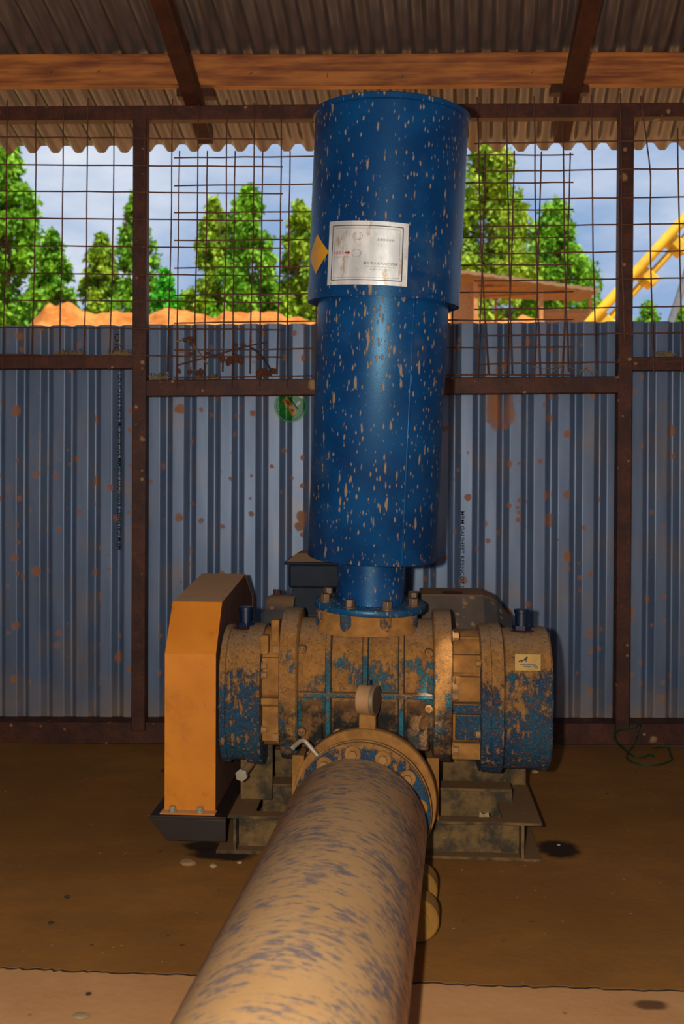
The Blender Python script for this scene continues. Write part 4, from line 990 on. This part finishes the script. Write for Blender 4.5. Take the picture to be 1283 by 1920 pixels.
for i, (x, yt, hw_, Y, lab) in enumerate(((1215, 574, 60, 60, 'distant low bush right of the right post'), (1275, 582, 60, 62, 'distant low bush at the far right edge'), (1120, 578, 60, 64, 'distant low bush behind the yellow conveyor frame'), (40, 560, 70, 42, 'low bush filling the gap under the far-left trees'), (350, 552, 70, 42, 'low bush behind the vivid young tree'), (520, 540, 70, 44, 'low bush behind the soil heap near the silencer'))):
    tree(x, yt, hw_, Y, 'leaf_mid', lab, 3000, group='low bushes beyond the heap', zlow=1.0, kind='bush', name='bush', seed=40 + i, size=.22)
# open shed beyond the wall
YS = 21.5
sh = tag(empty('open_shed', (at(1000, 600, YS).x, YS, 0)), 'open sided tan shed with a low sheet roof beyond the wall', 'shed'); so0 = sh.location.copy()
def S(px, py, Y): return at(px, py, Y) - so0
def shed_box(name, px0_, py0_, px1_, Y, dep, mat, zlow=0.0):
    a = S(px0_, py0_, Y); b = S(px1_, py0_, Y); return MB().box((a.x, a.y, zlow), (b.x, a.y + dep, a.z)).build(name, M[mat], sh, smooth=False)
Yf = 26.0
nf = S(850, 510, YS); nr_ = S(1123, 547, YS); fl_ = S(850, 556, Yf); fr2 = S(1090, 566, Yf)
m = MB(); th = Vector((0, 0, .07))
ks = 40; v = []; f = []
for j in range(2):
    for i in range(ks + 1):
        s_ = i/ks; p = (nf.lerp(nr_, s_) if j == 0 else fl_.lerp(fr2, s_)) + Vector((0, 0, .012*math.sin(i*1.9))); v.append(p)
for i in range(ks): f.append((i, i+1, ks+2+i, ks+1+i))
nv = len(v); v += [p + th for p in v]; f += [tuple(k + nv for k in q[::-1]) for q in f]
f += [(i, i + nv, i + 1 + nv, i + 1) for i in range(ks)] + [(ks, ks + nv, 2*ks + 1 + nv, 2*ks + 1), (0, ks + 1, ks + 1 + nv, nv)]
plain('shed_roof', (.24, .13, .06), .8)
m.add(v, f).build('roof', M['shed_roof'], sh, smooth=False)
for x, y, w, Y in ((893, 524, 4, YS + .2), (1016, 543, 3.6, YS + .2), (1108, 553, 2.4, YS + .2), (930, 558, 2, Yf - .3), (1060, 564, 2, Yf - .3)): shed_box('post', x - w, y, x + w, Y, .1, 'shed_wood')
for x0, y0_, x1, y1_ in ((868, 540, 1000, 536), (905, 558, 1060, 548)):
    MB().tube([S(x0, y0_, YS + 2), S(x1, y1_, YS + 1)], .04, 6).build('brace', M['shed_wood'], sh)
a = S(846, 530, YS + .5); b = S(889, 530, YS + .5)
for i in range(16):
    z0 = a.z*(1 - (i + 1)*.0250) ; MB().box((a.x, a.y, z0), (b.x, a.y + .05 + .05*(i % 2), z0 + a.z*.025)).build('wall_board', M['shed_sheet'], sh, smooth=False)
MB().box((a.x, a.y, 0), (b.x, a.y + .07, a.z*.61)).build('wall_panel', M['shed_sheet'], sh, smooth=False)
a = S(1022, 583, YS + .6); b = S(1102, 576, YS + .6)
for i in range(6):
    z0 = b.z - (i + 1)*.11; MB().box((a.x, a.y - .02*(i % 2), z0), (b.x, a.y + .06, z0 + .11 - (.05 if i == 0 else 0))).build('wall_board', M['shed_sheet'], sh, smooth=False)
MB().box((a.x, a.y, 0), (b.x, a.y + .07, b.z - .66)).build('wall_panel', M['shed_sheet'], sh, smooth=False)
# yellow inclined frame (two tubes with joining plates)
YC = 13.0
yf = tag(empty('yellow_frame', (at(1097, 605, YC).x, YC, 0)), 'yellow inclined double tube frame rising to the right outdoors', 'conveyor frame'); yo = yf.location.copy()
def bar(c0, c1, r, name, dy=0):
    a, b = at(*c0, YC + dy), at(*c1, YC + dy); d = (b - a); a2 = a - d*(a.z/d.z); b2 = b + d*.6
    MB().cyl(a2 - yo, b2 - yo, r, 14).build(name, M['machine_yellow'], yf)
bar((1107, 604), (1283, 411), .066, 'tube'); bar((1137, 604), (1283, 446), .044, 'tube', .1)
for x, y in ((1124, 590), (1205, 507), (1262, 447)):
    a = at(x, y, YC) - yo; d = (at(1283, 411, YC) - at(1107, 604, YC)).normalized(); ang = math.atan2(d.z, d.x)
    Mt = Matrix.Translation(a + Vector((.04, .1, -.02))) @ Matrix.Rotation(-ang, 4, 'Y')
    MB().box((-.075, -.09, -.20), (.075, .18, .07), Mt).build('joint_plate', M['machine_yellow'], yf, bevel=.02)
YG = 16
a, b = at(1258, 606, YG), at(1283, 528, YG); d = b - a
tag(MB().cyl(a - d*(a.z/d.z), b + d*1.2, .06, 10).build('grey_pole', M['pole_grey']), 'leaning grey pole at the right edge beyond the wall', 'pole')
